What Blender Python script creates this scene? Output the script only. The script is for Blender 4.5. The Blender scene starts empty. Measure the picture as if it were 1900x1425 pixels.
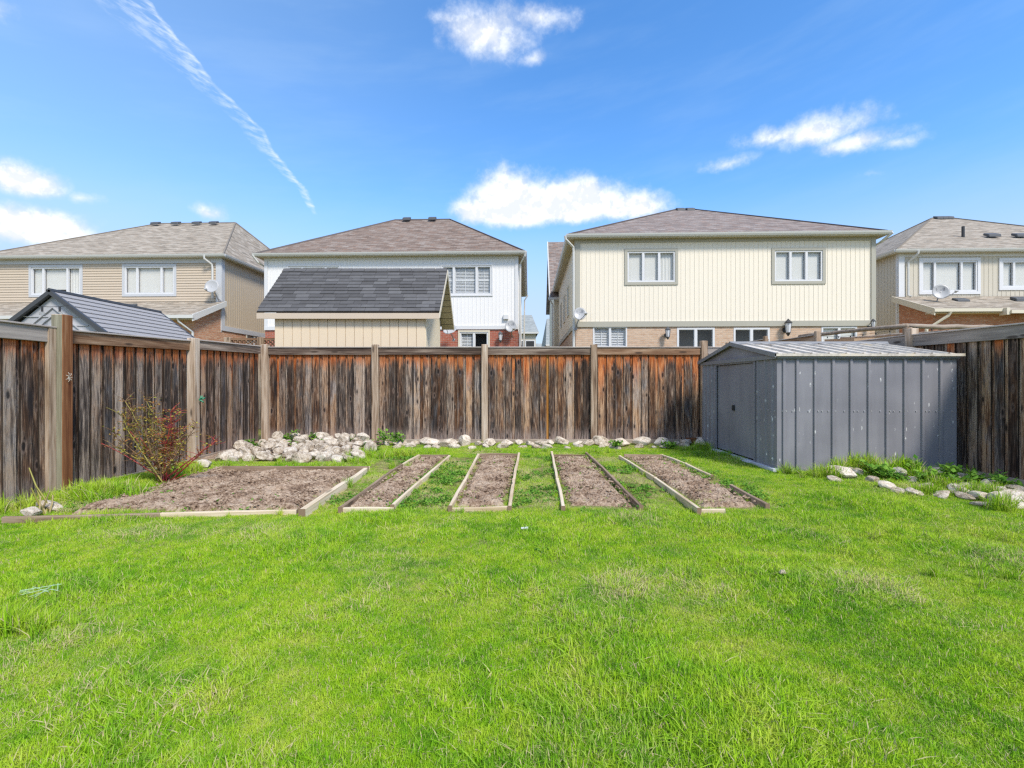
import bpy, math, random
import numpy as np
from mathutils import Vector, Matrix, noise as mnoise

# ------------------------------------------------------------------ camera
F = 900.0; CX = 950.0; HY = 710.0; H = 1.33      # focal (px of a 1900 wide picture), centre, horizon, eye height
scene = bpy.context.scene
col = scene.collection
cam_d = bpy.data.cameras.new('camera'); cam = bpy.data.objects.new('camera', cam_d); col.objects.link(cam)
cam_d.sensor_width = 36.0; cam_d.lens = 36.0*F/1900; cam_d.shift_y = -2.5/1900
cam_d.clip_start = 0.05; cam_d.clip_end = 2000
cam.location = (0, 0, H); cam.rotation_euler = (math.radians(90), 0, 0)
scene.camera = cam

def at(px, py, Y):
    return Vector(((px-CX)/F*Y, Y, H-(py-HY)/F*Y))
def G(px, py, z=0.0):
    Y = F*(H-z)/(py-HY)
    return Vector(((px-CX)/F*Y, Y, z))

# ------------------------------------------------------------------ node helper
class NG:
    def __init__(s, nt): s.nt = nt
    def n(s, t, **k):
        nd = s.nt.nodes.new(t)
        for a, b in k.items(): setattr(nd, a, b)
        return nd
    def put(s, sock, v):
        if v is None: return
        if hasattr(v, 'is_output'): s.nt.links.new(v, sock)
        elif isinstance(v, (tuple, list)):
            sock.default_value = tuple(v)+(1,) if (len(v) == 3 and sock.type == 'RGBA') else tuple(v)
        else: sock.default_value = v
    def m(s, op, a, b=None, c=None, clamp=False):
        nd = s.n('ShaderNodeMath', operation=op, use_clamp=clamp)
        for i, v in enumerate((a, b, c)): s.put(nd.inputs[i], v)
        return nd.outputs[0]
    def vm(s, op, a, b=None):
        nd = s.n('ShaderNodeVectorMath', operation=op); s.put(nd.inputs[0], a); s.put(nd.inputs[1], b)
        return nd.outputs[0]
    def mix(s, f, a, b, bt='MIX'):
        nd = s.n('ShaderNodeMix', data_type='RGBA', blend_type=bt)
        s.put(nd.inputs[0], f); s.put(nd.inputs[6], a); s.put(nd.inputs[7], b)
        return nd.outputs[2]
    def xyz(s, v):
        nd = s.n('ShaderNodeSeparateXYZ'); s.put(nd.inputs[0], v); return nd.outputs
    def comb(s, x, y, z):
        nd = s.n('ShaderNodeCombineXYZ'); s.put(nd.inputs[0], x); s.put(nd.inputs[1], y); s.put(nd.inputs[2], z); return nd.outputs[0]
    def noise(s, vec, scale=5, detail=3, rough=0.55, dist=0.0, color=False):
        nd = s.n('ShaderNodeTexNoise'); s.put(nd.inputs['Vector'], vec)
        nd.inputs['Scale'].default_value = scale; nd.inputs['Detail'].default_value = detail
        nd.inputs['Roughness'].default_value = rough; nd.inputs['Distortion'].default_value = dist
        return nd.outputs['Color' if color else 'Fac']
    def ss(s, x, a, b, lo=0.0, hi=1.0):
        nd = s.n('ShaderNodeMapRange', interpolation_type='SMOOTHSTEP')
        s.put(nd.inputs[0], x); s.put(nd.inputs[1], a); s.put(nd.inputs[2], b); s.put(nd.inputs[3], lo); s.put(nd.inputs[4], hi)
        return nd.outputs[0]
    def ramp(s, f, stops, interp='LINEAR'):
        nd = s.n('ShaderNodeValToRGB'); s.put(nd.inputs[0], f); cr = nd.color_ramp; cr.interpolation = interp
        while len(cr.elements) < len(stops): cr.elements.new(0.5)
        for e, (p, c) in zip(cr.elements, stops): e.position = p; e.color = (*c[:3], 1)
        return nd.outputs[0]

# ------------------------------------------------------------------ sky and sun
SUN_EL, SUN_AZ = math.radians(49), math.radians(147)
world = bpy.data.worlds.new('World'); scene.world = world; world.use_nodes = True
wt = world.node_tree; wt.nodes.clear(); g = NG(wt)
sky = g.n('ShaderNodeTexSky', sky_type='NISHITA'); sky.sun_disc = False
sky.sun_elevation = SUN_EL; sky.sun_rotation = SUN_AZ; sky.ozone_density = 2.0; sky.dust_density = 0.3; sky.air_density = 1.0
D = g.n('ShaderNodeTexCoord').outputs['Generated']
dx, dy, dz = g.xyz(D)
az0 = g.m('ARCTAN2', dx, dy); el0 = g.m('ARCSINE', dz)
wn = g.xyz(g.noise(D, 7, 5, 0.6, color=True))
az = g.m('ADD', az0, g.m('MULTIPLY', g.m('SUBTRACT', wn[0], 0.5), 0.06))
el = g.m('ADD', el0, g.m('MULTIPLY', g.m('SUBTRACT', wn[1], 0.5), 0.040))
fine = g.noise(D, 22, 8, 0.66)
fine_up = g.noise(g.vm('ADD', D, (-0.004, 0.0, 0.012)), 22, 5, 0.6)
fine_lo = g.noise(D, 22, 5, 0.6)
def ae(px, py):
    x, z = (px-CX)/F, (HY-py)/F
    return math.atan2(x, 1), math.atan2(z, math.hypot(x, 1))
CL = [(900, 60, 112, 42, 40, .88), (1000, 36, 100, 22, 20, .65), (830, 40, 60, 16, 12, .5), (985, 104, 40, 14, 12, .45), (1520, 246, 135, 44, 24, .80), (1450, 254, 120, 26, 16, .7), (1600, 262, 110, 22, 18, .7),
      (1660, 262, 75, 18, 14, .45), (955, 392, 120, 84, 34, 1.7), (1060, 388, 130, 66, 32, 1.6), (1170, 388, 90, 40, 24, 1.1), (885, 396, 65, 44, 27, 1.1), (50, 338, 110, 46, 30, 1.2), (150, 366, 50, 16, 14, .55),
      (60, 420, 180, 46, 40, 1.5), (395, 397, 48, 15, 13, .65), (1355, 303, 60, 15, 13, .38), (1615, 320, 40, 9, 8, .3), (0, 20, 50, 30, 30, .4)]
dens = None
for (px, py, w, hu, hd, st) in CL:
    a0, e0 = ae(px, py)
    k = 1.0/F*math.cos(a0)**2; ke = 1.0/F*math.cos(a0)
    da = g.m('DIVIDE', g.m('SUBTRACT', az, a0), w*k)
    de = g.m('SUBTRACT', el, e0)
    dv = g.m('MAXIMUM', g.m('DIVIDE', de, hu*ke), g.m('DIVIDE', de, -hd*ke))
    q = g.m('SQRT', g.m('ADD', g.m('MULTIPLY', da, da), g.m('MULTIPLY', dv, dv)))
    t = g.m('MULTIPLY', g.m('SUBTRACT', 1.0, q), st)
    dens = t if dens is None else g.m('MAXIMUM', dens, t)
# fair weather clouds all round outside the view, thickened to whiten the ambient light
out_ang = g.ss(g.m('ABSOLUTE', az0), 0.92, 1.1)
oc = g.noise(g.vm('MULTIPLY', D, (1, 1, 2.4)), 2.4, 6, 0.55)
oth = g.m('MULTIPLY', g.m('MULTIPLY', g.m('SUBTRACT', oc, 0.49), 6.0), out_ang)
oth = g.m('SUBTRACT', oth, g.m('MULTIPLY', g.m('SUBTRACT', 1.0, out_ang), 1.0))
dens = g.m('MAXIMUM', g.m('MAXIMUM', dens, oth), -1.0)
dens = g.m('ADD', dens, g.m('MULTIPLY', g.m('SUBTRACT', fine, 0.53), 1.15))
cmask = g.m('MULTIPLY', g.ss(dens, -0.08, 0.74), 0.96)
# contrail
pts = [(585, 400, 3), (562, 352, 12), (508, 285, 26), (482, 238, 34), (402, 160, 42), (325, 70, 80), (268, 0, 95), (150, -130, 110)]
aes = [(*ae(a, b), w/F) for a, b, w in pts]
e_lo, e_hi = aes[0][1], aes[-1][1]
fe = g.m('DIVIDE', g.m('SUBTRACT', el0, e_lo), e_hi-e_lo)
cr = g.xyz(g.ramp(fe, [((e-e_lo)/(e_hi-e_lo), (a+1, w, 0)) for a, e, w in aes]))
wob = g.m('MULTIPLY', g.m('SUBTRACT', g.noise(D, 22, 4, .6), 0.5), 0.034)
dd = g.m('ADD', g.m('SUBTRACT', g.m('ADD', az0, 1.0), cr[0]), wob)
lft = g.m('SUBTRACT', 1.0, g.m('DIVIDE', g.m('MULTIPLY', dd, -1.0), cr[1]), clamp=True)
rgt = g.m('SUBTRACT', 1.0, g.m('DIVIDE', dd, 0.006), clamp=True)
tr = g.m('MULTIPLY', lft, rgt)
st = g.noise(g.comb(g.m('MULTIPLY', az0, 30), g.m('ADD', g.m('MULTIPLY', el0, 115), g.m('MULTIPLY', az0, 25)), 0), 1.0, 4, 0.65)
core = g.m('MULTIPLY', g.ss(g.m('ABSOLUTE', dd), 0.008, 0.0), 0.16)
trm = g.m('ADD', g.m('MULTIPLY', g.m('MULTIPLY', g.m('POWER', tr, 0.6), g.ss(st, 0.38, 0.70)), 0.55), core)
trm = g.m('MULTIPLY', trm, g.m('MULTIPLY', g.ss(fe, 0.0, 0.02), g.ss(fe, 1.0, 0.8)))
trm = g.m('MULTIPLY', trm, g.m('GREATER_THAN', dy, 0.0))
# thin veil of cirrus
vn = g.noise(g.comb(g.m('MULTIPLY', az0, 2.2), g.m('ADD', g.m('MULTIPLY', el0, 11), g.m('MULTIPLY', az0, -1.5)), 3.1), 1.6, 5, .6)
veil = g.m('MULTIPLY', g.ss(vn, 0.40, 0.78), 0.10)
veil = g.m('ADD', veil, g.ss(az0, 0.15, -0.9, 0.0, 0.26))
low = g.ss(el0, 0.38, 0.12, 0.0, 0.85)
hs = g.n('ShaderNodeHueSaturation'); hs.inputs['Hue'].default_value = 0.497; hs.inputs['Saturation'].default_value = 1.22; hs.inputs['Value'].default_value = 1.45
g.put(hs.inputs['Color'], sky.outputs[0])
skyc = g.mix(1.0, hs.outputs[0], (0.80, 0.90, 1.02), 'MULTIPLY')
WHITE = 6.6
c = g.mix(veil, skyc, (0.46*WHITE, 0.62*WHITE, 0.80*WHITE))
c = g.mix(low, c, (0.44*WHITE, 0.53*WHITE, 0.68*WHITE))
ccol = g.mix(g.ss(dens, 0.1, 0.9), (0.66*WHITE, 0.74*WHITE, 0.86*WHITE), (0.90*WHITE, 0.90*WHITE, 0.91*WHITE))
relief = g.ss(g.m('SUBTRACT', fine_lo, fine_up), -0.07, 0.05)
ccol = g.mix(g.m('MULTIPLY', g.m('SUBTRACT', 1.0, relief), 0.55), ccol, (0.56*WHITE, 0.61*WHITE, 0.70*WHITE))
c = g.mix(trm, c, (0.72*WHITE, 0.80*WHITE, 0.90*WHITE))
c = g.mix(cmask, c, ccol)
bg = g.n('ShaderNodeBackground'); g.put(bg.inputs[0], c); bg.inputs[1].default_value = 0.10
wo = g.n('ShaderNodeOutputWorld'); wt.links.new(bg.outputs[0], wo.inputs[0])
world.cycles.sampling_method = 'MANUAL'; world.cycles.sample_map_resolution = 512

sl = bpy.data.lights.new('sun', 'SUN'); so = bpy.data.objects.new('sun', sl); col.objects.link(so)
sl.energy = 2.15; sl.angle = math.radians(12); sl.color = (1.0, 0.93, 0.83)
sd = Vector((math.sin(SUN_AZ)*math.cos(SUN_EL), math.cos(SUN_AZ)*math.cos(SUN_EL), math.sin(SUN_EL)))
so.rotation_euler = sd.to_track_quat('Z', 'Y').to_euler()
vs = scene.view_settings; vs.view_transform = 'Standard'; vs.look = 'None'; vs.exposure = 1.0; vs.gamma = 1.0; vs.use_curve_mapping = False
scene.render.engine = 'CYCLES'
cy = scene.cycles; cy.max_bounces = 6; cy.diffuse_bounces = 3; cy.glossy_bounces = 3; cy.transparent_max_bounces = 8; cy.transmission_bounces = 3
cy.use_denoising = False; cy.denoiser = 'OPENIMAGEDENOISE'; cy.denoising_input_passes = 'RGB_ALBEDO_NORMAL'; cy.denoising_prefilter = 'ACCURATE'; cy.sample_clamp_indirect = 6; cy.use_adaptive_sampling = False
cy.pixel_filter_type = 'BLACKMAN_HARRIS'; cy.filter_width = 1.35

R = random.Random(11)

# ------------------------------------------------------------------ mesh helpers
class MB:
    def __init__(s): s.v = []; s.f = []; s.uv = []; s.mi = []
    def face(s, pts, uv=None, mi=0):
        b = len(s.v); s.v += [tuple(p) for p in pts]; s.f.append(tuple(range(b, b+len(pts))))
        s.uv.append(uv or [(0, 0)]*len(pts)); s.mi.append(mi)
    def hexa(s, p, mi=0):       # 8 points: bottom 4 (ccw), top 4
        b = len(s.v); s.v += [tuple(q) for q in p]
        for q in ((3, 2, 1, 0), (4, 5, 6, 7), (0, 1, 5, 4), (1, 2, 6, 5), (2, 3, 7, 6), (3, 0, 4, 7)):
            s.f.append(tuple(b+i for i in q)); s.uv.append([(0, 0)]*4); s.mi.append(mi)
    def box(s, x0, x1, y0, y1, z0, z1, T=None, mi=0):
        p = [(x0, y0, z0), (x1, y0, z0), (x1, y1, z0), (x0, y1, z0), (x0, y0, z1), (x1, y0, z1), (x1, y1, z1), (x0, y1, z1)]
        if T: p = [T(*q) for q in p]
        s.hexa(p, mi)
    def tube(s, pts, rad, n=6, cap=True, mi=0):
        pts = [Vector(p) for p in pts]
        if not hasattr(rad, '__len__'): rad = [rad]*len(pts)
        b = len(s.v); up = None
        for i, p in enumerate(pts):
            d = (pts[min(i+1, len(pts)-1)]-pts[max(i-1, 0)]).normalized()
            if up is None: up = d.orthogonal().normalized()
            else: up = (up-d*up.dot(d)).normalized()
            w = d.cross(up)
            for k in range(n):
                a = 2*math.pi*k/n
                s.v.append(tuple(p+(up*math.cos(a)+w*math.sin(a))*rad[i]))
        for i in range(len(pts)-1):
            for k in range(n):
                a, c = b+i*n+k, b+i*n+(k+1) % n
                s.f.append((a, c, c+n, a+n)); s.uv.append([(0, 0)]*4); s.mi.append(mi)
        if cap:
            s.f.append(tuple(b+k for k in range(n))[::-1]); s.uv.append([(0, 0)]*n); s.mi.append(mi)
            e = b+(len(pts)-1)*n
            s.f.append(tuple(e+k for k in range(n))); s.uv.append([(0, 0)]*n); s.mi.append(mi)
    def mesh(s, name, mats, smooth=False):
        me = bpy.data.meshes.new(name); me.from_pydata(s.v, [], s.f)
        uvl = me.uv_layers.new(name='UVMap')
        uvl.data.foreach_set('uv', [c for f in s.uv for p in f for c in p])
        for m_ in (mats if isinstance(mats, (list, tuple)) else [mats]): me.materials.append(m_)
        me.polygons.foreach_set('material_index', s.mi)
        if smooth: me.polygons.foreach_set('use_smooth', [True]*len(s.f))
        me.update(); return me
    def build(s, name, mats, parent=None, smooth=False, kind=None, bevel=0, loc=None, label=None):
        return link(name, s.mesh(name, mats, smooth), parent, kind, bevel, loc, label)

def link(name, me, parent=None, kind=None, bevel=0, loc=None, label=None):
    o = bpy.data.objects.new(name, me); col.objects.link(o)
    if parent: o.parent = parent
    if kind: o['kind'] = kind
    if label: o['label'] = label
    if loc is not None: o.location = loc
    if bevel:
        b = o.modifiers.new('bevel', 'BEVEL'); b.width = bevel; b.segments = 1; b.limit_method = 'ANGLE'
    return o
def tag(o, label, cat, group=None):
    o['label'] = label; o['category'] = cat
    if group: o['group'] = group
    return o
def thing(name, label, cat, loc=(0, 0, 0), rz=0, group=None):
    o = bpy.data.objects.new(name, None); col.objects.link(o); o.location = loc; o.rotation_euler = (0, 0, rz)
    o.empty_display_size = 0.1
    return tag(o, label, cat, group)

# ------------------------------------------------------------------ materials
def mat(name, fn=None, color=(.5, .5, .5), rough=0.7, metal=0.0, spec=0.5):
    m_ = bpy.data.materials.new(name); m_.use_nodes = True; nt = m_.node_tree; nt.nodes.clear(); g = NG(nt)
    p = g.n('ShaderNodeBsdfPrincipled'); o = g.n('ShaderNodeOutputMaterial'); nt.links.new(p.outputs[0], o.inputs[0])
    p.inputs['Roughness'].default_value = rough; p.inputs['Metallic'].default_value = metal; p.inputs['Specular IOR Level'].default_value = spec
    if fn is None: g.put(p.inputs['Base Color'], color)
    else:
        r = fn(g, p, o)
        if r is not None: g.put(p.inputs['Base Color'], r)
    return m_
def bump(g, p, h, strength=0.4, dist=0.01):
    b = g.n('ShaderNodeBump'); b.inputs['Strength'].default_value = strength; b.inputs['Distance'].default_value = dist
    g.put(b.inputs['Height'], h); g.put(p.inputs['Normal'], b.outputs[0])
def ocoord(g, seed=True):
    v = g.n('ShaderNodeTexCoord').outputs['Object']
    if not seed: return v, None
    r = g.n('ShaderNodeObjectInfo').outputs['Random']
    return v, r

def painted(name, c, var=0.08, rough=0.6, dirt=0.25):
    def fn(g, p, o):
        v, r = ocoord(g)
        a = g.noise(v, 1.3, 5, .6); b = g.noise(g.vm('MULTIPLY', v, (14, 14, 1.2)), 1.0, 4, .6)
        k = g.m('ADD', g.m('MULTIPLY', g.m('SUBTRACT', a, .5), var*2), g.m('MULTIPLY', g.m('SUBTRACT', b, .5), var))
        cc = g.mix(1.0, c, g.comb(g.m('ADD', 1.0, k), g.m('ADD', 1.0, k), g.m('ADD', 1.0, k)), 'MULTIPLY')
        return g.mix(g.m('MULTIPLY', g.ss(b, .55, .8), dirt), cc, tuple(x*.62 for x in c))
    return mat(name, fn, rough=rough)

def wood_board(name, dark=1.0, orange=True, hgt=2.0, warm=0.0, pale=0.0):
    """Weathered pine: local x across, z along.  Rusty stain below the top rail, charcoal and blue grey weathering, knots, pale edges."""
    def fn(g, p, o):
        v, r = ocoord(g)
        x, y, z = g.xyz(v)
        off = g.comb(g.m('MULTIPLY', r, 37.0), g.m('MULTIPLY', r, 11.0), g.m('MULTIPLY', r, 91.0))
        r2 = g.m('FRACT', g.m('MULTIPLY', r, 7.31)); r3 = g.m('FRACT', g.m('MULTIPLY', r, 23.7)); r4 = g.m('FRACT', g.m('MULTIPLY', r, 57.9))
        kv = g.vm('ADD', g.comb(g.m('MULTIPLY', x, 8.5), 0.0, g.m('MULTIPLY', z, 3.4)), off)
        vo = g.n('ShaderNodeTexVoronoi'); g.put(vo.inputs['Vector'], kv); vo.inputs['Scale'].default_value = 1.0; vo.inputs['Randomness'].default_value = 0.95
        kd = vo.outputs['Distance']
        knot = g.m('MULTIPLY', g.ss(kd, 0.24, 0.10), g.ss(g.xyz(vo.outputs['Color'])[0], 0.38, 0.5))
        near = g.m('MULTIPLY', g.ss(kd, 0.5, 0.1), 0.012)
        bend = g.m('MULTIPLY', g.m('SUBTRACT', g.noise(g.vm('ADD', g.comb(g.m('MULTIPLY', x, 3), 0.0, g.m('MULTIPLY', z, 1.6)), off), 1.0, 2), .5), 0.05)
        gx = g.m('ADD', g.m('ADD', x, bend), near)
        gv = g.vm('ADD', g.comb(g.m('MULTIPLY', gx, 85), g.m('MULTIPLY', y, 60), g.m('MULTIPLY', z, 3.4)), off)
        grain = g.noise(gv, 1.0, 5, .78)
        mid = g.noise(g.vm('ADD', g.comb(g.m('MULTIPLY', gx, 22), g.m('MULTIPLY', y, 20), g.m('MULTIPLY', z, 1.5)), off), 1.0, 5, .68)
        blot = g.noise(g.vm('ADD', g.comb(g.m('MULTIPLY', x, 7), 0.0, g.m('MULTIPLY', z, 2.2)), off), 1.0, 4, .65)
        d = dark*.78
        tone = g.m('ADD', g.m('MULTIPLY', mid, .60), g.m('ADD', g.m('MULTIPLY', g.m('SUBTRACT', grain, .5), .80), .24))
        tone = g.m('ADD', tone, g.m('MULTIPLY', g.m('SUBTRACT', r2, .5), .25))
        cold = g.ramp(tone, [(.32, (.014*d, .011*d, .009*d)), (.46, (.068*d, .050*d, .040*d)), (.55, (.175*d, .135*d, .108*d)), (.66, (.52*d, .41*d, .32*d))])
        hot = g.ramp(tone, [(.32, (.024*d, .011*d, .006*d)), (.46, (.115*d, .055*d, .028*d)), (.55, (.26*d, .135*d, .070*d)), (.66, (.58*d, .38*d, .23*d))])
        wf = g.m('ADD', g.m('MULTIPLY', g.ss(blot, .35, .68), .7), g.m('ADD', g.m('MULTIPLY', g.m('SUBTRACT', r3, .5), .9), warm), clamp=True)
        base = g.mix(wf, cold, hot)
        blue = g.m('MULTIPLY', g.m('MULTIPLY', g.ss(blot, .52, .36), g.ss(r4, .55, .9)), .40)
        base = g.mix(blue, base, g.ramp(tone, [(.3, (.022, .024, .030)), (.55, (.10, .108, .125)), (.7, (.32, .32, .33))]))
        blk = g.m('MULTIPLY', g.ss(g.noise(g.vm('ADD', g.comb(g.m('MULTIPLY', x, 12), 3.0, g.m('MULTIPLY', z, 1.1)), off), 1.0, 4, .6), .51, .68), .85)
        base = g.mix(blk, base, (.018, .015, .016))
        if orange:
            top = g.m('SUBTRACT', hgt, z)
            reach = g.m('ADD', g.m('MULTIPLY', g.m('POWER', mid, 2.4), 1.2), g.m('MULTIPLY', g.m('MULTIPLY', r3, r2), .34 + max(warm, 0)*2.6))
            reach = g.m('ADD', reach, g.m('MULTIPLY', g.m('SUBTRACT', grain, .5), .35))
            om = g.m('SUBTRACT', 1.0, g.m('DIVIDE', g.m('SUBTRACT', top, .10), g.m('MAXIMUM', reach, .12)), clamp=True)
            om = g.ss(om, .0, .9)
            oc = g.ramp(g.m('ADD', grain, g.m('MULTIPLY', g.m('SUBTRACT', mid, .5), .6)), [(.25, (.10, .020, .005)), (.45, (.42, .092, .016)), (.60, (.66, .22, .055)), (.78, (.80, .50, .27))])
            base = g.mix(g.m('MULTIPLY', om, .9), base, oc)
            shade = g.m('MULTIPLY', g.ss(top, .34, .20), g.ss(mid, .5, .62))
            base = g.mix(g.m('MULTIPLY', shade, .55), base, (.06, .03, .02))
            bot = g.m('MULTIPLY', g.ss(z, .34, .02), g.ss(grain, .36, .60))
            base = g.mix(g.m('MULTIPLY', bot, .75), base, (.38, .30, .26))
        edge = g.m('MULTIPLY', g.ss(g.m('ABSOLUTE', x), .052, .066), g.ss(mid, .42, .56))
        base = g.mix(g.m('MULTIPLY', edge, .60), base, (.40, .30, .22))  # pale stripe paints in the light caught along the board edges
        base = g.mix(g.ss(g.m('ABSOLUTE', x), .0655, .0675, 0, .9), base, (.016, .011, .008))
        ring = g.m('MULTIPLY', g.ss(kd, .34, .24), g.ss(kd, .16, .22))
        base = g.mix(g.m('MULTIPLY', ring, g.m('MULTIPLY', g.ss(g.xyz(vo.outputs['Color'])[0], .45, .6), .55)), base, (.20, .14, .11))
        base = g.mix(g.m('MULTIPLY', knot, .9), base, (.012, .010, .011))
        if pale: base = g.mix(pale, base, g.ramp(tone, [(.3, (.16, .12, .09)), (.5, (.34, .28, .22)), (.7, (.52, .45, .37))]))
        bump(g, p, g.m('SUBTRACT', g.m('ADD', grain, g.m('MULTIPLY', mid, .6)), g.m('MULTIPLY', knot, .7)), .8, .012)
        return base
    return mat(name, fn, rough=.85, spec=.25)

def wood_plain(name, ramp_, axis=0, knots=True, mossy=0.0, bumpd=.004):
    """Weathered timber, grain along the given local axis."""
    def fn(g, p, o):
        v, r = ocoord(g)
        off = g.comb(g.m('MULTIPLY', r, 31.0), g.m('MULTIPLY', r, 17.0), g.m('MULTIPLY', r, 57.0))
        sc = [42, 42, 42]; sc[axis] = 1.4
        sm = [9, 9, 9]; sm[axis] = .9
        grain = g.noise(g.vm('ADD', g.vm('MULTIPLY', v, tuple(sc)), off), 1.0, 4, .65, .2)
        mid = g.noise(g.vm('ADD', g.vm('MULTIPLY', v, tuple(sm)), off), 1.0, 4, .6, .3)
        t = g.m('ADD', g.m('ADD', g.m('MULTIPLY', grain, .5), g.m('MULTIPLY', mid, .5)), g.m('MULTIPLY', g.m('SUBTRACT', r, .5), .1))
        c = g.ramp(t, ramp_)
        if knots:
            sk = [9, 9, 9]; sk[axis] = 2.2
            vo = g.n('ShaderNodeTexVoronoi'); g.put(vo.inputs['Vector'], g.vm('ADD', g.vm('MULTIPLY', v, tuple(sk)), off)); vo.inputs['Scale'].default_value = 1
            k = g.m('MULTIPLY', g.ss(vo.outputs['Distance'], .26, .12), g.ss(g.xyz(vo.outputs['Color'])[1], .7, .8))
            c = g.mix(g.m('MULTIPLY', k, .8), c, (.045, .03, .022))
        if mossy:
            c = g.mix(g.m('MULTIPLY', g.ss(mid, .45, .7), mossy), c, (.22, .27, .14))
        bump(g, p, grain, .45, bumpd)
        return c
    return mat(name, fn, rough=.85, spec=.25)

M = {}
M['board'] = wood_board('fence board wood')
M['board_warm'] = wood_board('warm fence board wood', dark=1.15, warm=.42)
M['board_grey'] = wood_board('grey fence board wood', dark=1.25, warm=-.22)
M['board_orange'] = wood_plain('new ochre board', [(.3, (.20, .075, .012)), (.5, (.38, .16, .03)), (.7, (.50, .25, .07))], 2)
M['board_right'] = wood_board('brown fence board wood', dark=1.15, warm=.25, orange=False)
M['post'] = wood_plain('fence post wood', [(.32, (.09, .052, .032)), (.43, (.27, .185, .12)), (.53, (.45, .345, .25)), (.67, (.64, .54, .43))], 2)
M['post_brown'] = wood_plain('brown post wood', [(.25, (.035, .012, .006)), (.42, (.13, .045, .018)), (.56, (.24, .10, .04)), (.75, (.44, .27, .15))], 2)
M['post_moss'] = wood_plain('mossy post wood', [(.30, (.05, .045, .028)), (.43, (.15, .135, .09)), (.54, (.25, .23, .16)), (.70, (.40, .37, .28))], 2, mossy=.15)
M['rail'] = wood_plain('fence rail wood', [(.30, (.022, .014, .010)), (.43, (.095, .062, .045)), (.54, (.22, .165, .125)), (.70, (.48, .39, .31))], 0)
M['rail_grey'] = wood_plain('grey fence rail wood', [(.26, (.12, .10, .09)), (.42, (.25, .215, .185)), (.56, (.36, .315, .275)), (.74, (.52, .46, .40))], 0)
M['rail_brown'] = wood_plain('brown fence rail wood', [(.30, (.035, .016, .008)), (.43, (.17, .088, .046)), (.55, (.30, .185, .11)), (.70, (.52, .39, .28))], 0)
M['cap'] = wood_plain('fence cap wood', [(.25, (.20, .17, .14)), (.45, (.38, .33, .29)), (.6, (.50, .45, .40)), (.75, (.62, .57, .52))], 0, knots=False)
M['kick'] = wood_plain('kickboard wood', [(.25, (.16, .115, .08)), (.45, (.31, .245, .185)), (.6, (.42, .35, .28)), (.75, (.54, .47, .39))], 0)
M['bed'] = wood_plain('bed timber', [(.25, (.30, .20, .11)), (.40, (.52, .39, .24)), (.54, (.68, .56, .39)), (.72, (.80, .71, .56))], 0, knots=True)
M['bed_dark'] = wood_plain('brown bed timber', [(.25, (.09, .055, .03)), (.42, (.20, .135, .085)), (.56, (.34, .25, .17)), (.75, (.5, .41, .31))], 0)
M['endgrain'] = mat('end grain', color=(.24, .16, .10), rough=.9)

def brick_fn(c1, c2, c3, mortar):
    def fn(g, p, o):
        uv = g.n('ShaderNodeUVMap').outputs[0]
        b = g.n('ShaderNodeTexBrick'); g.put(b.inputs['Vector'], uv); b.inputs['Scale'].default_value = 1
        b.inputs['Brick Width'].default_value = .215; b.inputs['Row Height'].default_value = .077; b.inputs['Mortar Size'].default_value = .006
        b.inputs['Mortar Smooth'].default_value = .3; b.inputs['Bias'].default_value = -.1
        g.put(b.inputs['Color1'], c1); g.put(b.inputs['Color2'], c2); g.put(b.inputs['Mortar'], mortar)
        n = g.noise(g.vm('MULTIPLY', uv, (4.6, 13, 1)), 1.0, 2, .5); n2 = g.noise(uv, 30, 3, .6)
        c = g.mix(g.m('MULTIPLY', g.ss(n, .5, .68), g.m('SUBTRACT', 1.0, b.outputs['Fac'])), b.outputs['Color'], c3)
        c = g.mix(g.m('MULTIPLY', n2, .3), c, tuple(x*.6 for x in c1))
        bump(g, p, g.m('SUBTRACT', g.m('MULTIPLY', n2, .3), b.outputs['Fac']), .7, .012)
        return c
    return fn
M['brick_orange'] = mat('orange brick', brick_fn((.50, .23, .12), (.62, .33, .19), (.66, .45, .29), (.55, .46, .36)), rough=.9)
M['brick_red'] = mat('red brick', brick_fn((.38, .10, .06), (.44, .14, .085), (.32, .085, .055), (.52, .42, .35)), rough=.9)
M['brick_pink'] = mat('buff brick', brick_fn((.58, .40, .27), (.66, .49, .36), (.50, .32, .21), (.62, .54, .44)), rough=.9)
M['brick_rust'] = mat('rust brick', brick_fn((.46, .18, .09), (.56, .27, .15), (.60, .36, .24), (.50, .36, .27)), rough=.9)

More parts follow.
